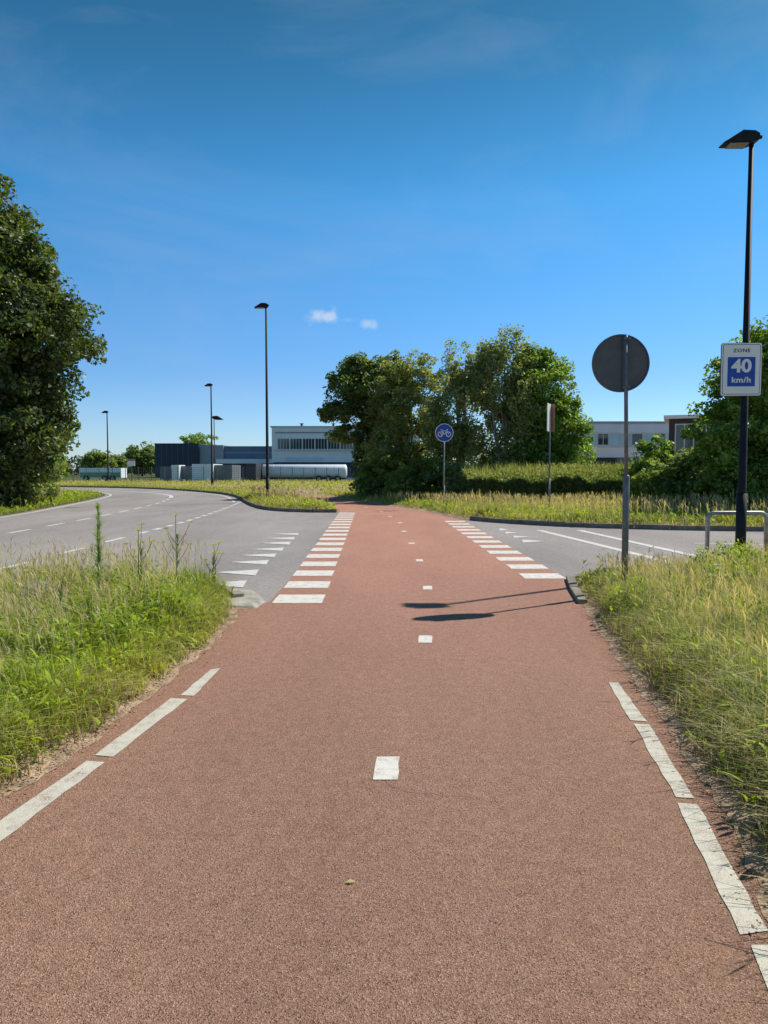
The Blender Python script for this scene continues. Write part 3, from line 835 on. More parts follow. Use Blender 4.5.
# the big tree on the left
tree('maple_tree', 'huge dark leafy tree at the left edge, reaching down to the grass', (-19.8, 31.0), 10.2, .42,
     [(0, 0, 8.6, 5.4, 5, 4.4), (2.6, -1.5, 6.8, 4.4, 4, 3.2), (5.1, -1, 7.2, 2.9, 3, 2.1), (-2, 0, 11.4, 4.2, 4, 3.3), (1.9, 0, 11.3, 3.3, 3.4, 2.9), (2.6, -1, 12.6, 1.7, 1.8, 1.3), (.6, -1, 13.2, 1.8, 1.8, 1.4), (4.4, -1, 9.8, 2.2, 2, 1.7), (2, -2, 3.6, 4.2, 3, 2.6), (5.4, -.6, 5.2, 2.0, 2, 1.5), (4.6, -.6, 3.4, 2.2, 2, 1.7), (3.9, -.4, 1.6, 2.2, 2, 1.5), (-4, -2, 6, 5, 4, 5)],
     2300, 115, .58, .10, DARKG, 21, limbs=60, gap=.35, minr=.62)
tree('elder_shrub', 'lighter green shrub spilling out under the huge left tree', (-16.0, 30.8), 2.6, .09,
     [(0, 0, 2.2, 1.6, 1.5, 1.7), (.9, .3, 1.2, 1.3, 1.3, 1.1), (-1.1, -.3, 1.5, 1.5, 1.3, 1.4), (.4, 0, 3.6, 1.1, 1.0, 1.1)], 330, 80, .36, .085, OLIVE, 22, stems=3, limbs=20, cat='shrub')
tree('bramble_shrub', 'low shrub at the far right foot of the huge left tree', (-19.6, 38), 2.2, .06,
     [(0, 0, 1.5, 2.0, 1.8, 1.5), (1.6, .3, .9, 1.2, 1.3, .9), (-.8, 0, 3.0, 1.4, 1.2, 1.6)], 240, 80, .4, .1, MIDG, 23, stems=3, limbs=15, cat='shrub')
tree('maple_tree', 'second leafy tree standing behind the huge left tree', (-24.5, 42), 7, .3,
     [(0, 0, 6.5, 4.5, 4, 4.2), (3.5, 0, 5, 2.8, 3, 3.2), (2.5, 0, 2.5, 3.5, 3, 2.4)], 420, 85, .8, .16, MIDG, 24, limbs=24)

# the group behind the path
D = 43
tree('oak_tree', 'dark spreading tree at the left end of the tree group', (X(370, D), D), 6.2, .24,
     [(.2, 0, 6.2, 1.5, 1.6, 1.5), (-1.5, -.3, 6.4, 1.1, 1.2, .75), (-1.7, -.4, 4.9, 1.1, 1.2, .6), (-1.2, .2, 3.7, 1.1, 1.0, .55), (-.6, 0, 7.3, 1.1, 1.2, .8), (1.2, 0, 7.0, 1.2, 1.3, 1.3), (.9, 0, 4.6, 1.4, 1.4, 1.5), (.6, 0, 2.5, 1.4, 1.5, 1.7), (-.4, .4, 5.3, 1.2, 1.2, .7)],
     640, 90, .38, .085, OAKG, 31, limbs=34, gap=.40)
tree('alder_tree', 'green tree between the dark tree and the birches', (X(408, 41), 41), 6.2, .16,
     [(0, 0, 4.6, 1.9, 1.7, 3.2), (.5, 0, 6.6, 1.4, 1.3, 1.4), (-.9, -.3, 2.4, 1.5, 1.4, 2.1), (.9, 0, 2.4, 1.5, 1.4, 2.1)], 520, 85, .38, .075, OLIVE, 32, limbs=26)
tree('birch_tree', 'birch with a pale trunk, left one of the two birches', (X(462, 38.5), 38.5), 7.2, .11,
     [(0, 0, 5.2, 1.7, 1.6, 3.0), (.4, 0, 7.0, 1.3, 1.2, 1.5), (-.8, 0, 4.2, 1.4, 1.3, 2.0), (.2, 0, 2.4, 1.6, 1.3, 1.9)], 520, 70, .36, .075, OLIVE, 33, bark='birch', hang=1.0, limbs=34, gap=.50, stems=2)
tree('birch_tree', 'tall birch with a pale trunk, right one of the two birches', (X(503, 38), 38), 7.6, .11,
     [(0, 0, 6.0, 1.7, 1.6, 2.4), (-.3, 0, 6.9, 1.4, 1.2, 1.3), (1.0, 0, 4.6, 1.3, 1.3, 2.2), (-.5, 0, 3.4, 1.4, 1.3, 2.0), (.3, 0, 1.9, 1.5, 1.3, 1.5)], 540, 70, .36, .075, OLIVE, 34, bark='birch', hang=1.0, limbs=34, gap=.50, stems=2)
tree('sycamore_tree', 'fresh green tree at the right end of the tree group', (X(542, 38.5), 38.5), 6.4, .16,
     [(0, 0, 5.4, 1.7, 1.6, 2.2), (.6, 0, 3.8, 1.9, 1.7, 1.7), (-.6, 0, 6.6, 1.1, 1.2, 1.5), (.8, -.2, 2.0, 1.7, 1.5, 1.6), (-.5, 0, 2.2, 1.6, 1.5, 1.8)], 640, 90, .40, .08, BRIGHT, 35, limbs=28, gap=.38)
for i, (px, d, h, lb) in enumerate([(388, 39, 1.5, 'dark undergrowth shrub left of the cycle sign'), (424, 37, 1.3, 'green undergrowth shrub behind the cycle sign'), (470, 36.5, 1.2, 'undergrowth shrub below the left birch'),
                                    (512, 37, 1.1, 'undergrowth shrub below the right birch'), (566, 37.5, 1.25, 'undergrowth shrub at the foot of the fresh green tree')]):
    tree('undergrowth_shrub', lb, (X(px, d), d), h, .05, [(0, 0, h * .75, 1.5, 1.0, h * .85), (.9, 0, h * .5, 1.0, .9, h * .6), (-.9, 0, h * .5, 1.0, .9, h * .6)], 170, 70, .32, .09, [MIDG, MIDG, OLIVE, MIDG, BRIGHT][i], 50 + i, stems=2, limbs=8, cat='shrub', gap=.2)
# right side
tree('maple_tree', 'bright green leafy tree behind the speed limit sign at the right edge', (13.6, 25.5), 5.2, .18,
     [(0, 0, 4.3, 2.5, 2.2, 2.2), (-1.5, -.3, 3.0, 1.7, 1.8, 1.4), (.6, 0, 5.5, 1.7, 1.7, 1.1), (-.2, -.4, 1.8, 2.6, 1.9, 1.7), (2, 0, 3, 2, 2, 2.5), (-1.0, 0, 4.9, 1.1, 1.2, .8)], 1100, 95, .38, .075, BRIGHT, 41, limbs=36, gap=.38)
tree('hazel_shrub', 'pale green shrub in front of the white building, left of the right edge tree', (X(655, 29), 29), 2.3, .05,
     [(0, 0, 1.9, .75, .8, 1.0), (.5, 0, 1.3, 1.0, .9, 1.2), (-.5, 0, 1.0, .8, .8, .9)], 170, 70, .28, .075, BRIGHT, 42, stems=3, limbs=12, cat='shrub')
tree('hazel_shrub', 'dark shrub filling the foot of the right edge tree', (X(700, 27), 27), 1.6, .05,
     [(0, 0, 1.2, 1.6, 1.2, 1.1), (-1.2, 0, .9, 1.0, .9, .8), (2.0, 0, 1.2, 1.6, 1.2, 1.1)], 280, 70, .32, .09, MIDG, 43, stems=3, limbs=12, cat='shrub', gap=.2)

# clipped hedge
def hedge():
    r_ = np.random.default_rng(77)
    t = thing('hedge', 'long low hedge with a dark front and sunlit top right of the birches', 'hedge', (0, 0, 0))
    n = 90000
    x = r_.uniform(3.6, 16.5, n); s = r_.random(n)
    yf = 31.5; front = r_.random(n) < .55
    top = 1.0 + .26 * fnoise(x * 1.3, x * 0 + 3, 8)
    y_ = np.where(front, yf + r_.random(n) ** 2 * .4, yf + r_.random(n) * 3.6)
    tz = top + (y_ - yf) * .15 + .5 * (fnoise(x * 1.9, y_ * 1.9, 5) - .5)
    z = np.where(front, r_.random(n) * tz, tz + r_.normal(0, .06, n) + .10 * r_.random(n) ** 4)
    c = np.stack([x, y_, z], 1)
    col = np.where(front[:, None], np.array([.10, .13, .04]), np.array([.36, .40, .11])) * r_.uniform(.6, 1.4, (n, 1))  # shade painted into the front leaves, sunlight into the paler top leaves
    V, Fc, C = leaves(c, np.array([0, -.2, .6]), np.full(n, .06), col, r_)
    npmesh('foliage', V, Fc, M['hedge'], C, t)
    mb = MB()
    for k in range(28):
        xx = 3.8 + k * .46
        mb.tube([(xx, 33, 0), (xx + .05, 32.95, .5), (xx - .03, 33, .95)], [.04, .03, .015], 6)
    mb.build('stems', M['bark'], t)
    # weeds growing up through the top
    m2 = 5200; x2 = r_.uniform(3.6, 16.5, m2); y2 = r_.uniform(32, 35.2, m2)
    V, Fc, C = blades(np.stack([x2, y2, 1.05 + (y2 - 31.5) * .15], 1), r_.uniform(.15, .55, m2), np.full(m2, .022), r_.uniform(0, 6.28, m2), r_.uniform(.1, .5, m2), np.array([.42, .42, .15]) * r_.uniform(.6, 1.4, (m2, 1)))
    npmesh('shoots', V, Fc, M['grass'], C, t)
hedge()

# distant woods and trees
def wood():
    r_ = np.random.default_rng(5); lobes = []
    for k in range(64):
        a = R(-62 + 124 * k / 63) + r_.normal(0, .01)
        d_ = 255 + r_.uniform(-12, 12); h = r_.uniform(4.6, 7.5)
        lobes.append((math.sin(a) * d_, math.cos(a) * d_, h * .5, 7, 5, h * .55))
    V, Fc, C, cc = foliage(lobes, 3600, 22, 1.5, .45, [(.045, .075, .03), (.07, .105, .04)], 6, gap=.1, minr=.3)
    tag(npmesh('distant_wood', V, Fc, M['leaf'], C), 'low dark wood along the horizon', 'wood', kind='stuff')
wood()
for px, top, d_, w, lb, sd in [(142, 443, 190, 15, 'round dark tree left of the navy building', 61), (197, 432, 210, 19, 'pale green tree showing above the navy building', 62), (98, 452, 180, 13, 'low distant tree left of the far lamp', 63), (118, 456, 185, 9, 'small distant tree right of the far lamp', 64)]:
    zt = Z(top, d_); rw = w / F * d_
    tree('distant_tree', lb, (X(px, d_), d_), zt * .7, .25, [(0, 0, zt * .62, rw, rw, zt * .36), (-rw * .4, 0, zt * .4, rw * .8, rw * .7, zt * .35), (rw * .5, 0, zt * .45, rw * .7, rw * .7, zt * .35)], 260, 40, 1.1, .32, MIDG if sd != 62 else BRIGHT, sd, limbs=10, gap=.2)

# ------------------------------------------------------------------ lamps
def lamp_head(t, z, sgn, scale=1.0):
    """flat wedge lantern; long axis along x, nose towards sgn"""
    s = scale
    pr = [(.10, -.035), (.10, .075), (.0, .115), (-.22, .12), (-.50, -.055), (-.56, -.085), (-.54, -.10)]
    pr += [(-.05, -.085)]
    hw = [.13, .13, .15, .16, .15, .13, .13, .15]
    vs = []; n = len(pr)
    for side in (-1, 1):
        for (x, zz), w in zip(pr, hw): vs.append((x * s * (-sgn) * -1 if False else x * s * sgn * 1, side * w * s, z + zz * s))
    fs = [tuple(range(n)), tuple(range(2 * n - 1, n - 1, -1))] + [(k, (k + 1) % n, (k + 1) % n + n, k + n) for k in range(n)]
    return MB().add(vs, fs).build('lamp_head', M['black_metal'], t, bevel=.008)

def street_lamp(label, px, D_, ytop, r0, r1, sgn=1, group='black street lamps along the road', scale=1.0, rot=0):
    x, zt = P(px, ytop, D_)
    if D_ < 15: x = X(742.5, D_)
    t = thing('street_lamp', label, 'street lamp', (x, D_, 0), rot, group)
    zj = 1.2
    MB().tube([(0, 0, -.05), (0, 0, zj)], r0 * 1.25, 16).build('pole_base', M['black_metal'], t, smooth=True)
    MB().tube([(0, 0, zj), (0, 0, zj + .03), (0, 0, zt)], [r0 * 1.2, r0, r1], 16).build('pole', M['black_metal'], t, smooth=True)
    h = lamp_head(t, zt, sgn, scale)
    mb = MB().box(-.44 * scale if sgn > 0 else .10 * scale, -.10 * scale if sgn > 0 else .44 * scale, -.11 * scale, .11 * scale, zt - .115 * scale, zt - .088 * scale)
    mb.build('lamp_glass', M['lens'], h)
    MB().tube([(.06 * sgn * scale, -.06, zt + .02), (.15 * sgn * scale, -.06, zt + .02)], .035 * scale, 10).build('joint', M['black_metal'], h)
    return t
LD = 12.15
street_lamp('nearest black street lamp, carrying the speed limit sign, at the right edge', 750, LD, 140, .066, .036, 1, scale=.87)
street_lamp('black street lamp standing in the grass island in front of the white building', 266, 36, 306, .075, .045, 1, scale=1.0)
street_lamp('black street lamp in front of the white container', 211, 70, 385, .095, .06, 1, scale=1.15)
street_lamp('farthest left black street lamp, beside the huge left tree', 107, 102, 412, .11, .07, 1, scale=1.35)
street_lamp('small far lamp whose head points right beside the container lamp', 214, 116, 418, .10, .06, -1, scale=2.6)

# ------------------------------------------------------------------ signs
def text_mesh(body, size, loc, m, parent, name, bold=0.0, sx=1.0, space=1.0):
    cu = bpy.data.curves.new(name, 'FONT'); cu.body = body; cu.size = size; cu.align_x = 'CENTER'; cu.align_y = 'CENTER'
    cu.extrude = .0015; cu.offset = bold; cu.space_character = space
    tmp = bpy.data.objects.new('tmp', cu); COL.objects.link(tmp)
    bpy.context.view_layer.update()
    me = bpy.data.meshes.new_from_object(tmp.evaluated_get(bpy.context.evaluated_depsgraph_get()))
    bpy.data.objects.remove(tmp); bpy.data.curves.remove(cu)
    me.materials.clear(); me.materials.append(m)
    o = bpy.data.objects.new(name, me); COL.objects.link(o)
    o.parent = parent; o.location = loc; o.rotation_euler = (R(90), 0, 0); o.scale = (sx, 1, 1)
    return o

def rrect(mb, w, h, r_, y0, y1, cz=0):
    pts = []
    for cxx, czz, a0 in ((w / 2 - r_, h / 2 - r_, 0), (-w / 2 + r_, h / 2 - r_, 90), (-w / 2 + r_, -h / 2 + r_, 180), (w / 2 - r_, -h / 2 + r_, 270)):
        for k in range(6):
            a = R(a0 + k * 18); pts.append((cxx + r_ * math.cos(a), cz + czz + r_ * math.sin(a)))
    n = len(pts)
    vs = [(x, y0, z) for x, z in pts] + [(x, y1, z) for x, z in pts]
    return mb.add(vs, [tuple(range(n)), tuple(range(2 * n - 1, n - 1, -1))] + [(k, k + n, (k + 1) % n + n, (k + 1) % n) for k in range(n)])

# speed zone sign on the lamp post
SD = LD - .12
zx, zz = P(741, 369.5, SD)
t = thing('zone_sign', 'white zone sign with a blue 40 km/h panel fixed to the black lamp post', 'road sign', (zx, SD, zz), R(-4))
sw, sh = 38.5 / F * SD, 51.5 / F * SD
pan = rrect(MB(), sw, sh, .035, -.012, .012).build('panel', M['sign_white'], t)
rim = rrect(MB(), sw + .012, sh + .012, .04, -.008, .014).build('panel_rim', M['sign_back'], t)
rrect(MB(), sw - .04, sh - .04, .03, -.0135, -.0125).build('border_line', M['sign_black'], pan)
rrect(MB(), sw - .055, sh - .055, .026, -.0145, -.0135).build('face', M['sign_white'], pan)
rrect(MB(), sw * .69, sh * .56, .004, -.0165, -.0145, cz=-sh * .045).build('blue_field', M['sign_blue'], pan)
text_mesh('ZONE', .078, (0, -.017, sh * .355), M['sign_black'], pan, 'zone_text', .001, 1.15, 1.15)
text_mesh('40', .285, (0, -.019, sh * .055), M['sign_white'], pan, 'number_text', .010, 1.08)
text_mesh('km/h', .125, (0, -.019, -sh * .205), M['sign_white'], pan, 'unit_text', .003, 1.15, 1.08)
for dz in (.2, -.26): MB().box(-.03, .12, .014, .035, sh * dz, sh * (dz + .06)).build('bracket', M['galv_dull'], t)

# big round sign seen from behind
DD = 9.35
bx_, bz_ = P(621.5, 363, DD)
px_ = X(626.5, DD)
t = thing('round_sign', 'dark grey back of a round road sign on a steel pole, nearest sign', 'road sign', (px_, DD, 0))
rad = 28.2 / F * DD
dsc = MB().disc((bx_ - px_, bz_), rad, .03, .042, 64).build('disc', M['sign_back'], t)
MB().ring((bx_ - px_, bz_), rad - .012, rad + .004, .018, .046, 64).build('disc_rim', M['sign_back'], dsc)
MB().box(.105 - (px_ - bx_), .235 - (px_ - bx_), .027, .030, bz_ + .045, bz_ + .075).build('sticker', mat('faded_sticker', (.16, .12, .11), .6, .5, 60), dsc)
MB().disc((bx_ - px_, bz_), rad - .02, .043, .045, 64).build('disc_front', M['sign_white'], dsc)
zt = Z(335.5, DD)
zs = Z(475, DD)
lean = (X(622.5, DD) - px_)
MB().tube([(0, 0, zs - .05), (lean * .4, 0, (zs + zt) / 2), (lean * .8, 0, zt)], .0245, 14).build('pole', M['galv_dull'], t, smooth=True)
MB().tube([(0.0, 0, -.1), (0, 0, zs - .02), (0, 0, zs)], [.041, .041, .028], 16).build('pole_sleeve', M['galv_dull'], t, smooth=True)
for dz in (-.3, .3):
    MB().box(lean * .6 - .045, lean * .6 + .045, -.028, .03, bz_ + dz - .018, bz_ + dz + .018).build('clamp', M['sign_back'], t, bevel=.004)

for dz in (-.3, .3):
    for dx in (-.034, .034):
        MB().disc((lean * .6 + dx, bz_ + dz), .007, -.034, -.0285, 8).build('bolt', M['galv'], t)
MB().box(lean * .8 - .03, lean * .8 + .03, .0, .03, bz_ - rad * .9, bz_ + rad * .95).build('back_rail', M['sign_back'], t)
# blue cycle sign
CD = 30
cxw, czw = P(444.3, 432.8, CD)
t = thing('cycle_sign', 'small round blue sign with a white bicycle on a thin pole', 'road sign', (cxw, CD, 0))
r_ = 9.1 / F * CD
d_ = MB().disc((0, czw), r_, -.035, -.025).build('disc', M['sign_white'], t)
MB().disc((0, czw), r_ * .93, -.040, -.036).build('blue_field', M['sign_blue'], d_)
bk = MB(); y0, y1 = -.048, -.041
def bar(mb, a, b_, w):
    dx, dz = b_[0] - a[0], b_[1] - a[1]; l = math.hypot(dx, dz); nx, nz = -dz / l * w / 2, dx / l * w / 2
    q = [(a[0] + nx, a[1] + nz), (b_[0] + nx, b_[1] + nz), (b_[0] - nx, b_[1] - nz), (a[0] - nx, a[1] - nz)]
    mb.add([(p[0], y0, p[1]) for p in q] + [(p[0], y1, p[1]) for p in q], [(0, 1, 2, 3), (7, 6, 5, 4), (0, 1, 5, 4), (1, 2, 6, 5), (2, 3, 7, 6), (3, 0, 4, 7)])
q = r_
for s in (-1, 1): bk.ring((s * .44 * q, czw - .16 * q), .20 * q, .29 * q, y0, y1)
K = lambda a, b_: (a * q, czw + b_ * q)
for a, b_ in (((-.44, -.16), (-.24, .2)), ((-.44, -.16), (-.02, -.16)), ((-.02, -.16), (.28, .2)), ((-.24, .2), (.28, .2)), ((-.3, .3), (-.02, -.16)), ((.44, -.16), (.26, .36)), ((.26, .36), (.42, .38)), ((-.4, .32), (-.18, .32))):
    bar(bk, K(*a), K(*b_), .07 * q)
bk.build('bicycle_symbol', M['sign_white'], d_)
MB().tube([(0, 0, -.05), (0, 0, czw + r_ * .8)], .026, 10).build('pole', M['galv'], t, smooth=True)
MB().tube([(0, 0, -.05), (0, 0, .95)], .036, 10).build('pole_sleeve', M['galv_dull'], t, smooth=True)

# angled sign on the island right
VD = 26
vx, _ = P(549.6, 470, VD)
t = thing('angled_sign', 'tall board sign seen almost edge on beside the blue cycle sign', 'road sign', (vx, VD, 0))
z0, z1 = Z(432, VD), Z(404.5, VD)
def board(ang, w, m, name):
    mb = MB().box(0, w, -.012, .012, z0, z1)
    o = mb.build(name, m, t, bevel=.004); o.rotation_euler = (0, 0, R(ang)); return o
o = board(180 + 67, .66, M['sign_white'], 'white_board'); o.location = (.02, .0, 0)
o = board(0 - 66, .20, M['sign_red'], 'red_board'); o.location = (.03, .0, 0)
MB().tube([(0, .04, -.05), (0, .04, z1 - .05)], .026, 10).build('pole', M['galv_dull'], t, smooth=True)
MB().tube([(0, .04, -.05), (0, .04, 1.3)], .038, 10).build('pole_sleeve', M['galv_dull'], t, smooth=True)

# metal hoop barrier
HD = 12.42
hx0, hx1 = X(709, HD), X(768, HD)
hz = Z(513, HD)
t = thing('hoop_barrier', 'low galvanised steel hoop behind the near lamp post', 'barrier', (hx0, HD, 0))
w = hx1 - hx0; rr = .11; pts = [(0, 0, -.1), (0, 0, hz - rr)]
for k in range(1, 7): a = R(15 * k); pts.append((rr - rr * math.cos(a), 0, hz - rr + rr * math.sin(a)))
pts.append((w - rr, 0, hz))
for k in range(1, 7): a = R(15 * k); pts.append((w - rr + rr * math.sin(a), 0, hz - rr + rr * math.cos(a)))
pts.append((w, 0, -.1))
MB().tube(pts, .036, 14).build('hoop', M['galv'], t, smooth=True)
for x in (0, w):
    MB().tube([(x, 0, .10), (x, 0, .16)], .046, 14).build('foot_collar', M['galv_dull'], t)

# ------------------------------------------------------------------ buildings
def window(parent, x0, x1, z0, z1, y, m_glass, m_frame, nmull=1, name='window', ft=.08):
    o = MB()
    o.box(x0, x1, y - .06, y - .003, z0, z0 + ft); o.box(x0, x1, y - .06, y - .003, z1 - ft, z1)
    for k in range(nmull + 1):
        xx = x0 + (x1 - x0 - ft) * k / max(nmull, 1)
        o.box(xx, xx + ft, y - .058, y - .004, z0 + ft + .001, z1 - ft - .001)
    f = o.build(name, m_frame, parent)
    MB().box(x0 + .01, x1 - .01, y - .03, y - .006, z0 + .01, z1 - .01).build('pane', m_glass, f)
    return f

# white two storey building behind the tanker
BD = 130
x0, x1 = X(272, BD), X(420, BD)
t = thing('office_building', 'white flat roofed building with a ribbon window behind the tank trailer', 'building', (x0, BD, 0))
W = x1 - x0; ztop = Z(427.6, BD)
MB().box(0, W, 0, 22, 0, ztop).build('wall', M['wall_white'], t)
MB().box(-.2, W + .2, -.25, 22.2, ztop + .003, ztop + .28).build('roof', M['frame'], t)
MB().box(.6, W, -.14, -.003, Z(433.2, BD), Z(432, BD)).build('cladding_joint', M['cladgrey'], t)
for k in range(9):
    xa = 1.0 + k * 2.2
    if xa + 2.1 < W: window(t, xa, xa + 2.12, Z(449.3, BD), Z(438.5, BD), 0, M['glass'], M['frame'], 4, ft=.07)
MB().box(.6, W, -.5, -.003, Z(450.6, BD), Z(449.6, BD)).build('ledge', M['frame'], t)
MB().box(2.4, 9.0, -.12, -.004, Z(461, BD), Z(457.3, BD)).build('sign_band', M['wall_light'], t)
MB().box(0.3, W, -.4, -.003, 0.4, Z(462.3, BD)).build('dark_plinth', M['navy'], t)
for xx in (4.4, 10.2):
    MB().box(xx, xx + .35, 6, 6.5, ztop + .281, ztop + 1.0).box(xx - .15, xx + .5, 5.8, 6.7, ztop + 1.0, ztop + 1.12).build('roof_vent', M['darkframe'], t)

# navy hall with lighter wings
ND = 150
x0, x1, x2, x3 = X(155, ND), X(199, ND), X(223, ND), X(276, ND)
t = thing('warehouse', 'long warehouse with a navy block, grey section and blue wing', 'building', (x0, ND, 0))
def clad(mb, xa, xb, za, zb, y, pitch=.9):
    n = int((xb - xa) / pitch)
    for k in range(n): mb.box(xa + k * pitch, xa + k * pitch + .06, y - .05, y - .003, za, zb)
    return mb
MB().box(0, x1 - x0, 0, 20, 0, Z(444, ND)).build('navy_block', M['navy'], t)
clad(MB(), .2, x1 - x0 - .2, 0, Z(444.8, ND), 0, 1.1).build('cladding_rib', M['midblue'], t)
MB().box(x1 - x0 + .003, x2 - x0, .5, 20, 0, Z(445, ND)).build('grey_section', M['cladgrey'], t)
MB().box(x2 - x0 + .003, x3 - x0, 1, 20, 0, Z(446, ND)).build('blue_wing', M['midblue'], t)
MB().box(x2 - x0 - 1.2, x3 - x0, -.8, .996, Z(463.5, ND), Z(459, ND)).build('canopy_band', M['wall_white'], t)
MB().box(x2 - x0 + .1, x3 - x0 - .1, .9, .997, Z(453, ND), Z(452, ND)).build('roof_trim', M['cladgrey'], t)
for k in range(5):
    MB().box(x2 - x0 + 1 + k * 2, x2 - x0 + 2.4 + k * 2, .90, .995, 0, 2.7).build('loading_door', M['darkframe'] if k % 2 else M['container_grey'], t)
MB().box(-.1, x1 - x0 + .1, -.1, 20.1, Z(444, ND) + .003, Z(443.3, ND)).build('roof', M['darkframe'], t)

# right hand office
RD = 80
x0, x1 = X(581, RD), X(700, RD)
t = thing('office_building', 'long pale two storey office seen behind the round sign', 'building', (x0, RD, 0))
W = x1 - x0; zt = Z(423, RD)
MB().box(0, W, 0, 14, 0, zt).build('wall', M['wall_white'], t)
MB().box(-.15, W + .15, -.35, 14.2, zt + .003, zt + .16).build('roof', M['cladgrey'], t)
MB().box(0, W, -.10, -.003, Z(432.6, RD), Z(424, RD)).build('fascia', M['wall_light'], t)
for k in range(10):
    xa = .5 + k * 1.22
    window(t, xa, xa + 1.2, Z(445.3, RD), Z(433.2, RD), 0, M['glass'] if k in (1, 4, 6) else M['glass_light'], M['frame'], 1 + k % 2, ft=.06)
MB().box(0, W, -.16, -.003, Z(447.3, RD), Z(446.3, RD)).build('ledge', M['frame'], t)
MB().box(0.2, W, -.05, -.003, 0.3, Z(457.5, RD)).build('ground_floor_glazing', M['glass'], t)
MB().box(5.4, 6.8, 5, 6.4, zt + .161, zt + .5).build('roof_unit', M['cladgrey'], t)

ED = 60
x0, x1 = X(668, ED), X(735, ED)
t = thing('pavilion', 'brown walled block with a flat white roof beside the right edge tree', 'building', (x0, ED, 0), R(-22))
W = x1 - x0; zt = Z(419, ED)
MB().box(0, W, 0, 6, 0, zt).build('wall', M['brick'], t)
MB().box(-.4, W + .3, -.5, 6.3, zt + .003, Z(415.6, ED)).build('roof', M['wall_white'], t)
for k in range(3): window(t, .45 + k * 1.6, 1.9 + k * 1.6, Z(454, ED), Z(424, ED), 0, M['glass'], M['frame'], 2, ft=.09)

# ------------------------------------------------------------------ yard: containers, gate, fence, trailers
YD = 96
def container(label, pa, pb, ya, yb, D_, m, depth=6.0, group=None, name='shipping_container', rib=.28):
    xa, xb = X(pa, D_), X(pb, D_); za, zb = Z(yb, D_), Z(ya, D_)
    za = max(0, za)
    t = thing(name, label, 'container', (xa, D_, 0), 0, group)
    w = xb - xa
    MB().box(0, w, 0, depth, za, zb).build('body', m, t)
    n = max(2, int(w / rib)); mb = MB()
    for k in range(1, n): mb.box(w * k / n - .03, w * k / n + .03, -.008, -.003, za + .12, zb - .12)
    mb.build('rib', m, t)
    for zr in (zb - .10, za): MB().box(0, w, -.04, -.003, zr, zr + .10).build('end_rail', m, t)
    return t
container('white container behind the mid distance lamp', 192, 212.5, 464, 484, YD, M['container'])
container('narrow white box between grey gate panels', 171.5, 179, 465, 484, YD, M['container'], 3)
container('dark grey container right of the white container', 214.5, 232, 465, 484, YD + 1, M['container_grey'])
container('dark grey container left of the narrow white box', 160, 171, 466.5, 484, YD + 1, M['container_grey'])
container('dark grey container between the two white boxes', 180, 191.5, 466, 484, YD + 1, M['container_grey'])
container('small grey container farthest right, left of the tank trailer', 247, 256, 463.5, 484, YD + 1, M['darkframe'])

def fence(label, pa, pb, D_, h, n, name='mesh_fence'):
    xa, xb = X(pa, D_), X(pb, D_)
    t = thing(name, label, 'fence', (xa, D_, 0)); w = xb - xa
    for k in range(n + 1):
        MB().tube([(w * k / n, 0, 0), (w * k / n, 0, h)], .045, 8).build('post', M['fence'], t)
    mb = MB(); m_ = int(w / .25)
    for k in range(m_): mb.box(w * k / m_, w * k / m_ + .012, -.006, .006, .1, h - .05)
    for k in range(8): mb.box(0, w, .008, .018, .15 + k * (h - .25) / 7, .165 + k * (h - .25) / 7)
    mb.build('mesh', M['fence'], t)
fence('see through wire fence running along the yard', 60, 269, 92, 2.0, 16)
fence('wire fence in front of the tank trailer', 269, 350, 94, 1.9, 7)
t = thing('warning_board', 'small red and white board left of the navy building', 'sign', (X(131.5, 93), 93, 0))
MB().box(-.45, .45, -.03, .03, Z(466, 93), Z(461, 93)).build('white_board', M['sign_white'], t)
MB().box(-.45, .45, -.03, .03, Z(461, 93) + .003, Z(458.8, 93)).build('red_board', M['sign_red'], t)
MB().tube([(0, .08, 0), (0, .08, Z(461, 93))], .05, 8).build('pole', M['galv_dull'], t)

def wheel(parent, x, z, r_, y):
    w = MB().tube([(x, y, z), (x, y + .3, z)], r_, 20).build('wheel', M['tyre'], parent)
    MB().tube([(x, y - .01, z), (x, y + .05, z)], r_ * .5, 14).build('rim', M['galv'], w)

TD = 102
x0, x1 = X(262, TD), X(347, TD)
t = thing('tank_trailer', 'shiny silver tank trailer parked in front of the white building', 'tank trailer', (x0, TD, 0))
W = x1 - x0; zc = 1.42; tr = .98
MB().tube([(0, 0, zc), (.12, 0, zc), (.3, 0, zc), (W - .3, 0, zc), (W - .12, 0, zc), (W, 0, zc)], [tr * .6, tr * .88, tr, tr, tr * .88, tr * .6], 28).build('tank', M['chrome'], t, smooth=True)
for k in range(1, 7): MB().tube([(W * k / 7 - .04, 0, zc), (W * k / 7 + .04, 0, zc)], tr + .008, 28).build('band', M['chrome'], t)
mb = MB()
for k in range(4): mb.box(W * (k + .6) / 4.4 - .9, W * (k + .6) / 4.4 + .9, -.25, .25, zc + tr + .05, zc + tr + .11)
mb.box(.2, W - .2, -.3, .3, zc + tr - .02, zc + tr + .045); mb.build('walkway', M['darkframe'], t)
MB().box(.2, W - .1, -.4, .4, .32, .5).build('chassis', M['darkframe'], t)
for x in (W - 1.2, W - 2.5, W - 3.8): wheel(t, x, .42, .42, -1.1)
t = thing('truck_cab', 'blue green truck cab parked at the left end of the silver tank', 'truck', (X(252, TD), TD, 0))
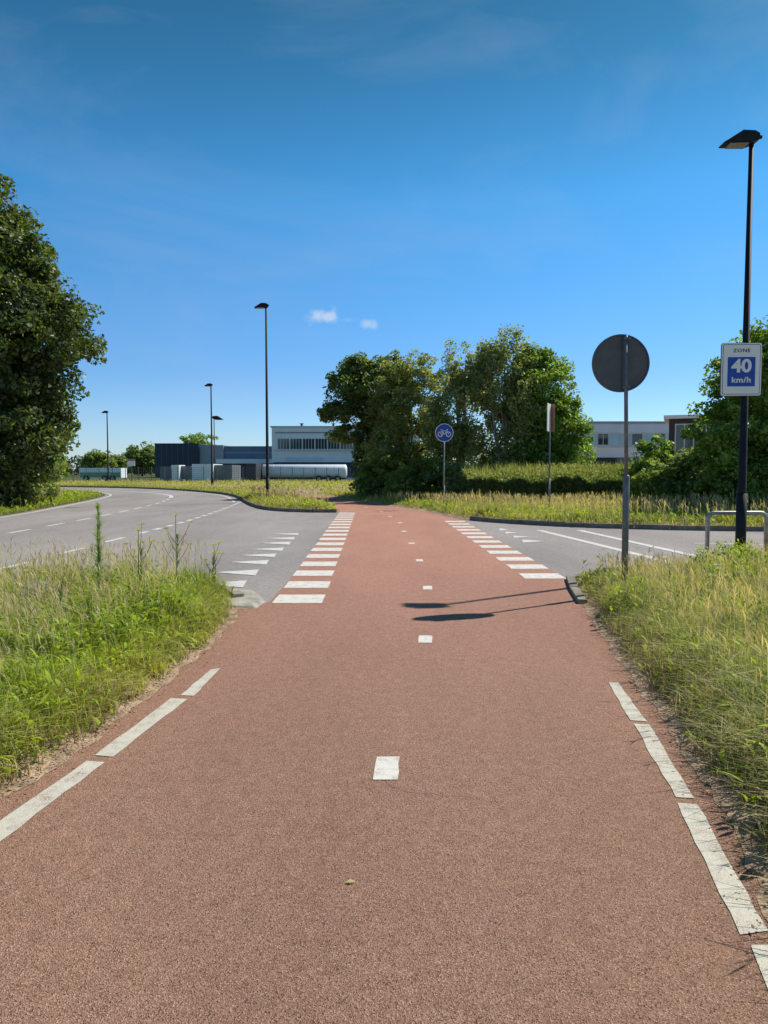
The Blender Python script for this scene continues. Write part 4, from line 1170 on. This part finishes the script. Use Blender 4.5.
MB().add([(0, -1, .5), (1.25, -1, .5), (1.25, -1, 2.4), (.35, -1, 2.4), (0, -1, 1.6), (0, 1, .5), (1.25, 1, .5), (1.25, 1, 2.4), (.35, 1, 2.4), (0, 1, 1.6)],
         [(0, 1, 2, 3, 4), (9, 8, 7, 6, 5), (0, 1, 6, 5), (1, 2, 7, 6), (2, 3, 8, 7), (3, 4, 9, 8), (4, 0, 5, 9)]).build('cab', M['cab_blue'], t, bevel=.04)
MB().box(.35, 1.0, -1.02, -1.003, 1.45, 2.1).build('window', M['glass'], t)
wheel(t, .62, .45, .45, -1.08)

LDist = 104
x0, x1 = X(79, LDist), X(121, LDist)
t = thing('box_trailer', 'long low white trailer with a green stripe parked behind the fence', 'trailer', (x0, LDist, 0))
W = x1 - x0
MB().box(0, W, 0, 2.4, .45, 1.85).build('body', M['container'], t, bevel=.03)
MB().box(.1, W - .1, -.02, -.003, .55, 1.25).build('green_stripe', M['green'], t)
for x in (1, W - 1.2, W - 2.3): wheel(t, x, .42, .42, -.1)

# ------------------------------------------------------------------ camera, sun, sky
cam = bpy.data.objects.new('camera', bpy.data.cameras.new('camera')); COL.objects.link(cam)
cam.location = (0, 0, H); cam.rotation_euler = (R(90) - PITCH, 0, 0)
cam.data.sensor_fit = 'VERTICAL'; cam.data.sensor_height = 36; cam.data.lens = F / 1024 * 36
cam.data.clip_end = 5000; cam.data.clip_start = .05
SC.camera = cam

AZ = math.atan2(.82, .57); EL = R(47)
S = Vector((math.sin(AZ) * math.cos(EL), math.cos(AZ) * math.cos(EL), math.sin(EL)))
sun = bpy.data.objects.new('sun', bpy.data.lights.new('sun', 'SUN')); COL.objects.link(sun)
sun.data.energy = 4.9; sun.data.angle = R(.5); sun.data.color = (1, .955, .88)
sun.rotation_euler = (-S).to_track_quat('-Z', 'Y').to_euler()

SKYC = (1.5, 2.2, 2.6)
RAMP = [(.74, .62, .70), (.47, .515, .62), (.31, .59, .64), (.205, .43, .43), (.14, .30, .27)]
w = bpy.data.worlds.new('World'); SC.world = w; w.use_nodes = True
N, L = w.node_tree.nodes, w.node_tree.links
bg = N['Background']; bg.inputs['Strength'].default_value = .085
sky = N.new('ShaderNodeTexSky'); sky.sky_type = 'NISHITA'; sky.sun_disc = False
sky.sun_elevation = EL; sky.sun_rotation = AZ; sky.air_density = 1.0; sky.dust_density = 0.25; sky.ozone_density = 3.0
hsv = N.new('ShaderNodeVectorMath'); hsv.operation = 'MULTIPLY'; hsv.inputs[1].default_value = SKYC
tg = N.new('ShaderNodeTexCoord'); sx_ = N.new('ShaderNodeSeparateXYZ'); L.new(tg.outputs['Generated'], sx_.inputs[0])
cz = N.new('ShaderNodeValToRGB'); L.new(sx_.outputs['Z'], cz.inputs['Fac'])
e = cz.color_ramp.elements
e[0].position = 0.0; e[0].color = RAMP[0] + (1,)
e[1].position = .60; e[1].color = RAMP[-1] + (1,)
for p_, c_ in zip((.12, .33, .46), RAMP[1:-1]):
    x = e.new(p_); x.color = c_ + (1,)
L.new(sky.outputs[0], hsv.inputs[0])
h2 = N.new('ShaderNodeVectorMath'); h2.operation = 'MULTIPLY'
L.new(hsv.outputs[0], h2.inputs[0]); L.new(cz.outputs['Color'], h2.inputs[1])
# two tiny fair weather clouds, by direction on the sky
tc = N.new('ShaderNodeTexCoord')
cn = N.new('ShaderNodeTexNoise'); cn.inputs['Scale'].default_value = 2.2; cn.inputs['Detail'].default_value = 7; cn.inputs['Roughness'].default_value = .6; cn.inputs['Distortion'].default_value = .6
cmap = N.new('ShaderNodeMapping'); cmap.inputs['Scale'].default_value = (1, 1, 3.2); cmap.inputs['Rotation'].default_value = (0, .5, 0); cmap.inputs['Location'].default_value = (.3, 0, .4)
L.new(tc.outputs['Generated'], cmap.inputs['Vector']); L.new(cmap.outputs[0], cn.inputs['Vector'])
cr_ = N.new('ShaderNodeMapRange'); cr_.inputs['From Min'].default_value = .45; cr_.inputs['From Max'].default_value = .8; cr_.inputs['To Max'].default_value = .22
L.new(cn.outputs['Fac'], cr_.inputs['Value'])
cx_ = N.new('ShaderNodeMix'); cx_.data_type = 'RGBA'; cx_.inputs[7].default_value = (5.6, 6.6, 8.4, 1)
L.new(cr_.outputs[0], cx_.inputs[0]); L.new(h2.outputs[0], cx_.inputs[6])
prev = cx_.outputs[2]
for (px, py, wx, wz, dens) in ((327, 316.5, .022, .011, .62), (368, 324.5, .016, .0075, .42), (347, 320, .02, .004, .16)):
    dr = ray(px, py).normalized()
    nz = N.new('ShaderNodeTexNoise'); nz.inputs['Scale'].default_value = 70; nz.inputs['Detail'].default_value = 6
    L.new(tc.outputs['Generated'], nz.inputs['Vector'])
    sub = N.new('ShaderNodeVectorMath'); sub.operation = 'SUBTRACT'; sub.inputs[1].default_value = dr
    L.new(tc.outputs['Generated'], sub.inputs[0])
    dv = N.new('ShaderNodeVectorMath'); dv.operation = 'DIVIDE'; dv.inputs[1].default_value = (wx, .05, wz)
    L.new(sub.outputs[0], dv.inputs[0])
    ln = N.new('ShaderNodeVectorMath'); ln.operation = 'LENGTH'; L.new(dv.outputs[0], ln.inputs[0])
    ma = N.new('ShaderNodeMath'); ma.operation = 'MULTIPLY_ADD'; ma.inputs[1].default_value = 2.4
    L.new(nz.outputs['Fac'], ma.inputs[0]); L.new(ln.outputs['Value'], ma.inputs[2])
    mr = N.new('ShaderNodeMapRange'); mr.interpolation_type = 'SMOOTHSTEP'
    mr.inputs['From Min'].default_value = 2.35; mr.inputs['From Max'].default_value = 1.15; mr.inputs['To Min'].default_value = 0; mr.inputs['To Max'].default_value = dens
    L.new(ma.outputs[0], mr.inputs['Value'])
    mx = N.new('ShaderNodeMix'); mx.data_type = 'RGBA'
    L.new(mr.outputs[0], mx.inputs[0]); L.new(prev, mx.inputs[6]); mx.inputs[7].default_value = (8.2, 9.0, 10.2, 1)
    prev = mx.outputs[2]
L.new(prev, bg.inputs['Color'])

SC.view_settings.view_transform = 'Standard'; SC.view_settings.look = 'None'; SC.view_settings.exposure = 0
SC.render.engine = 'CYCLES'
SC.cycles.max_bounces = 6; SC.cycles.transparent_max_bounces = 4
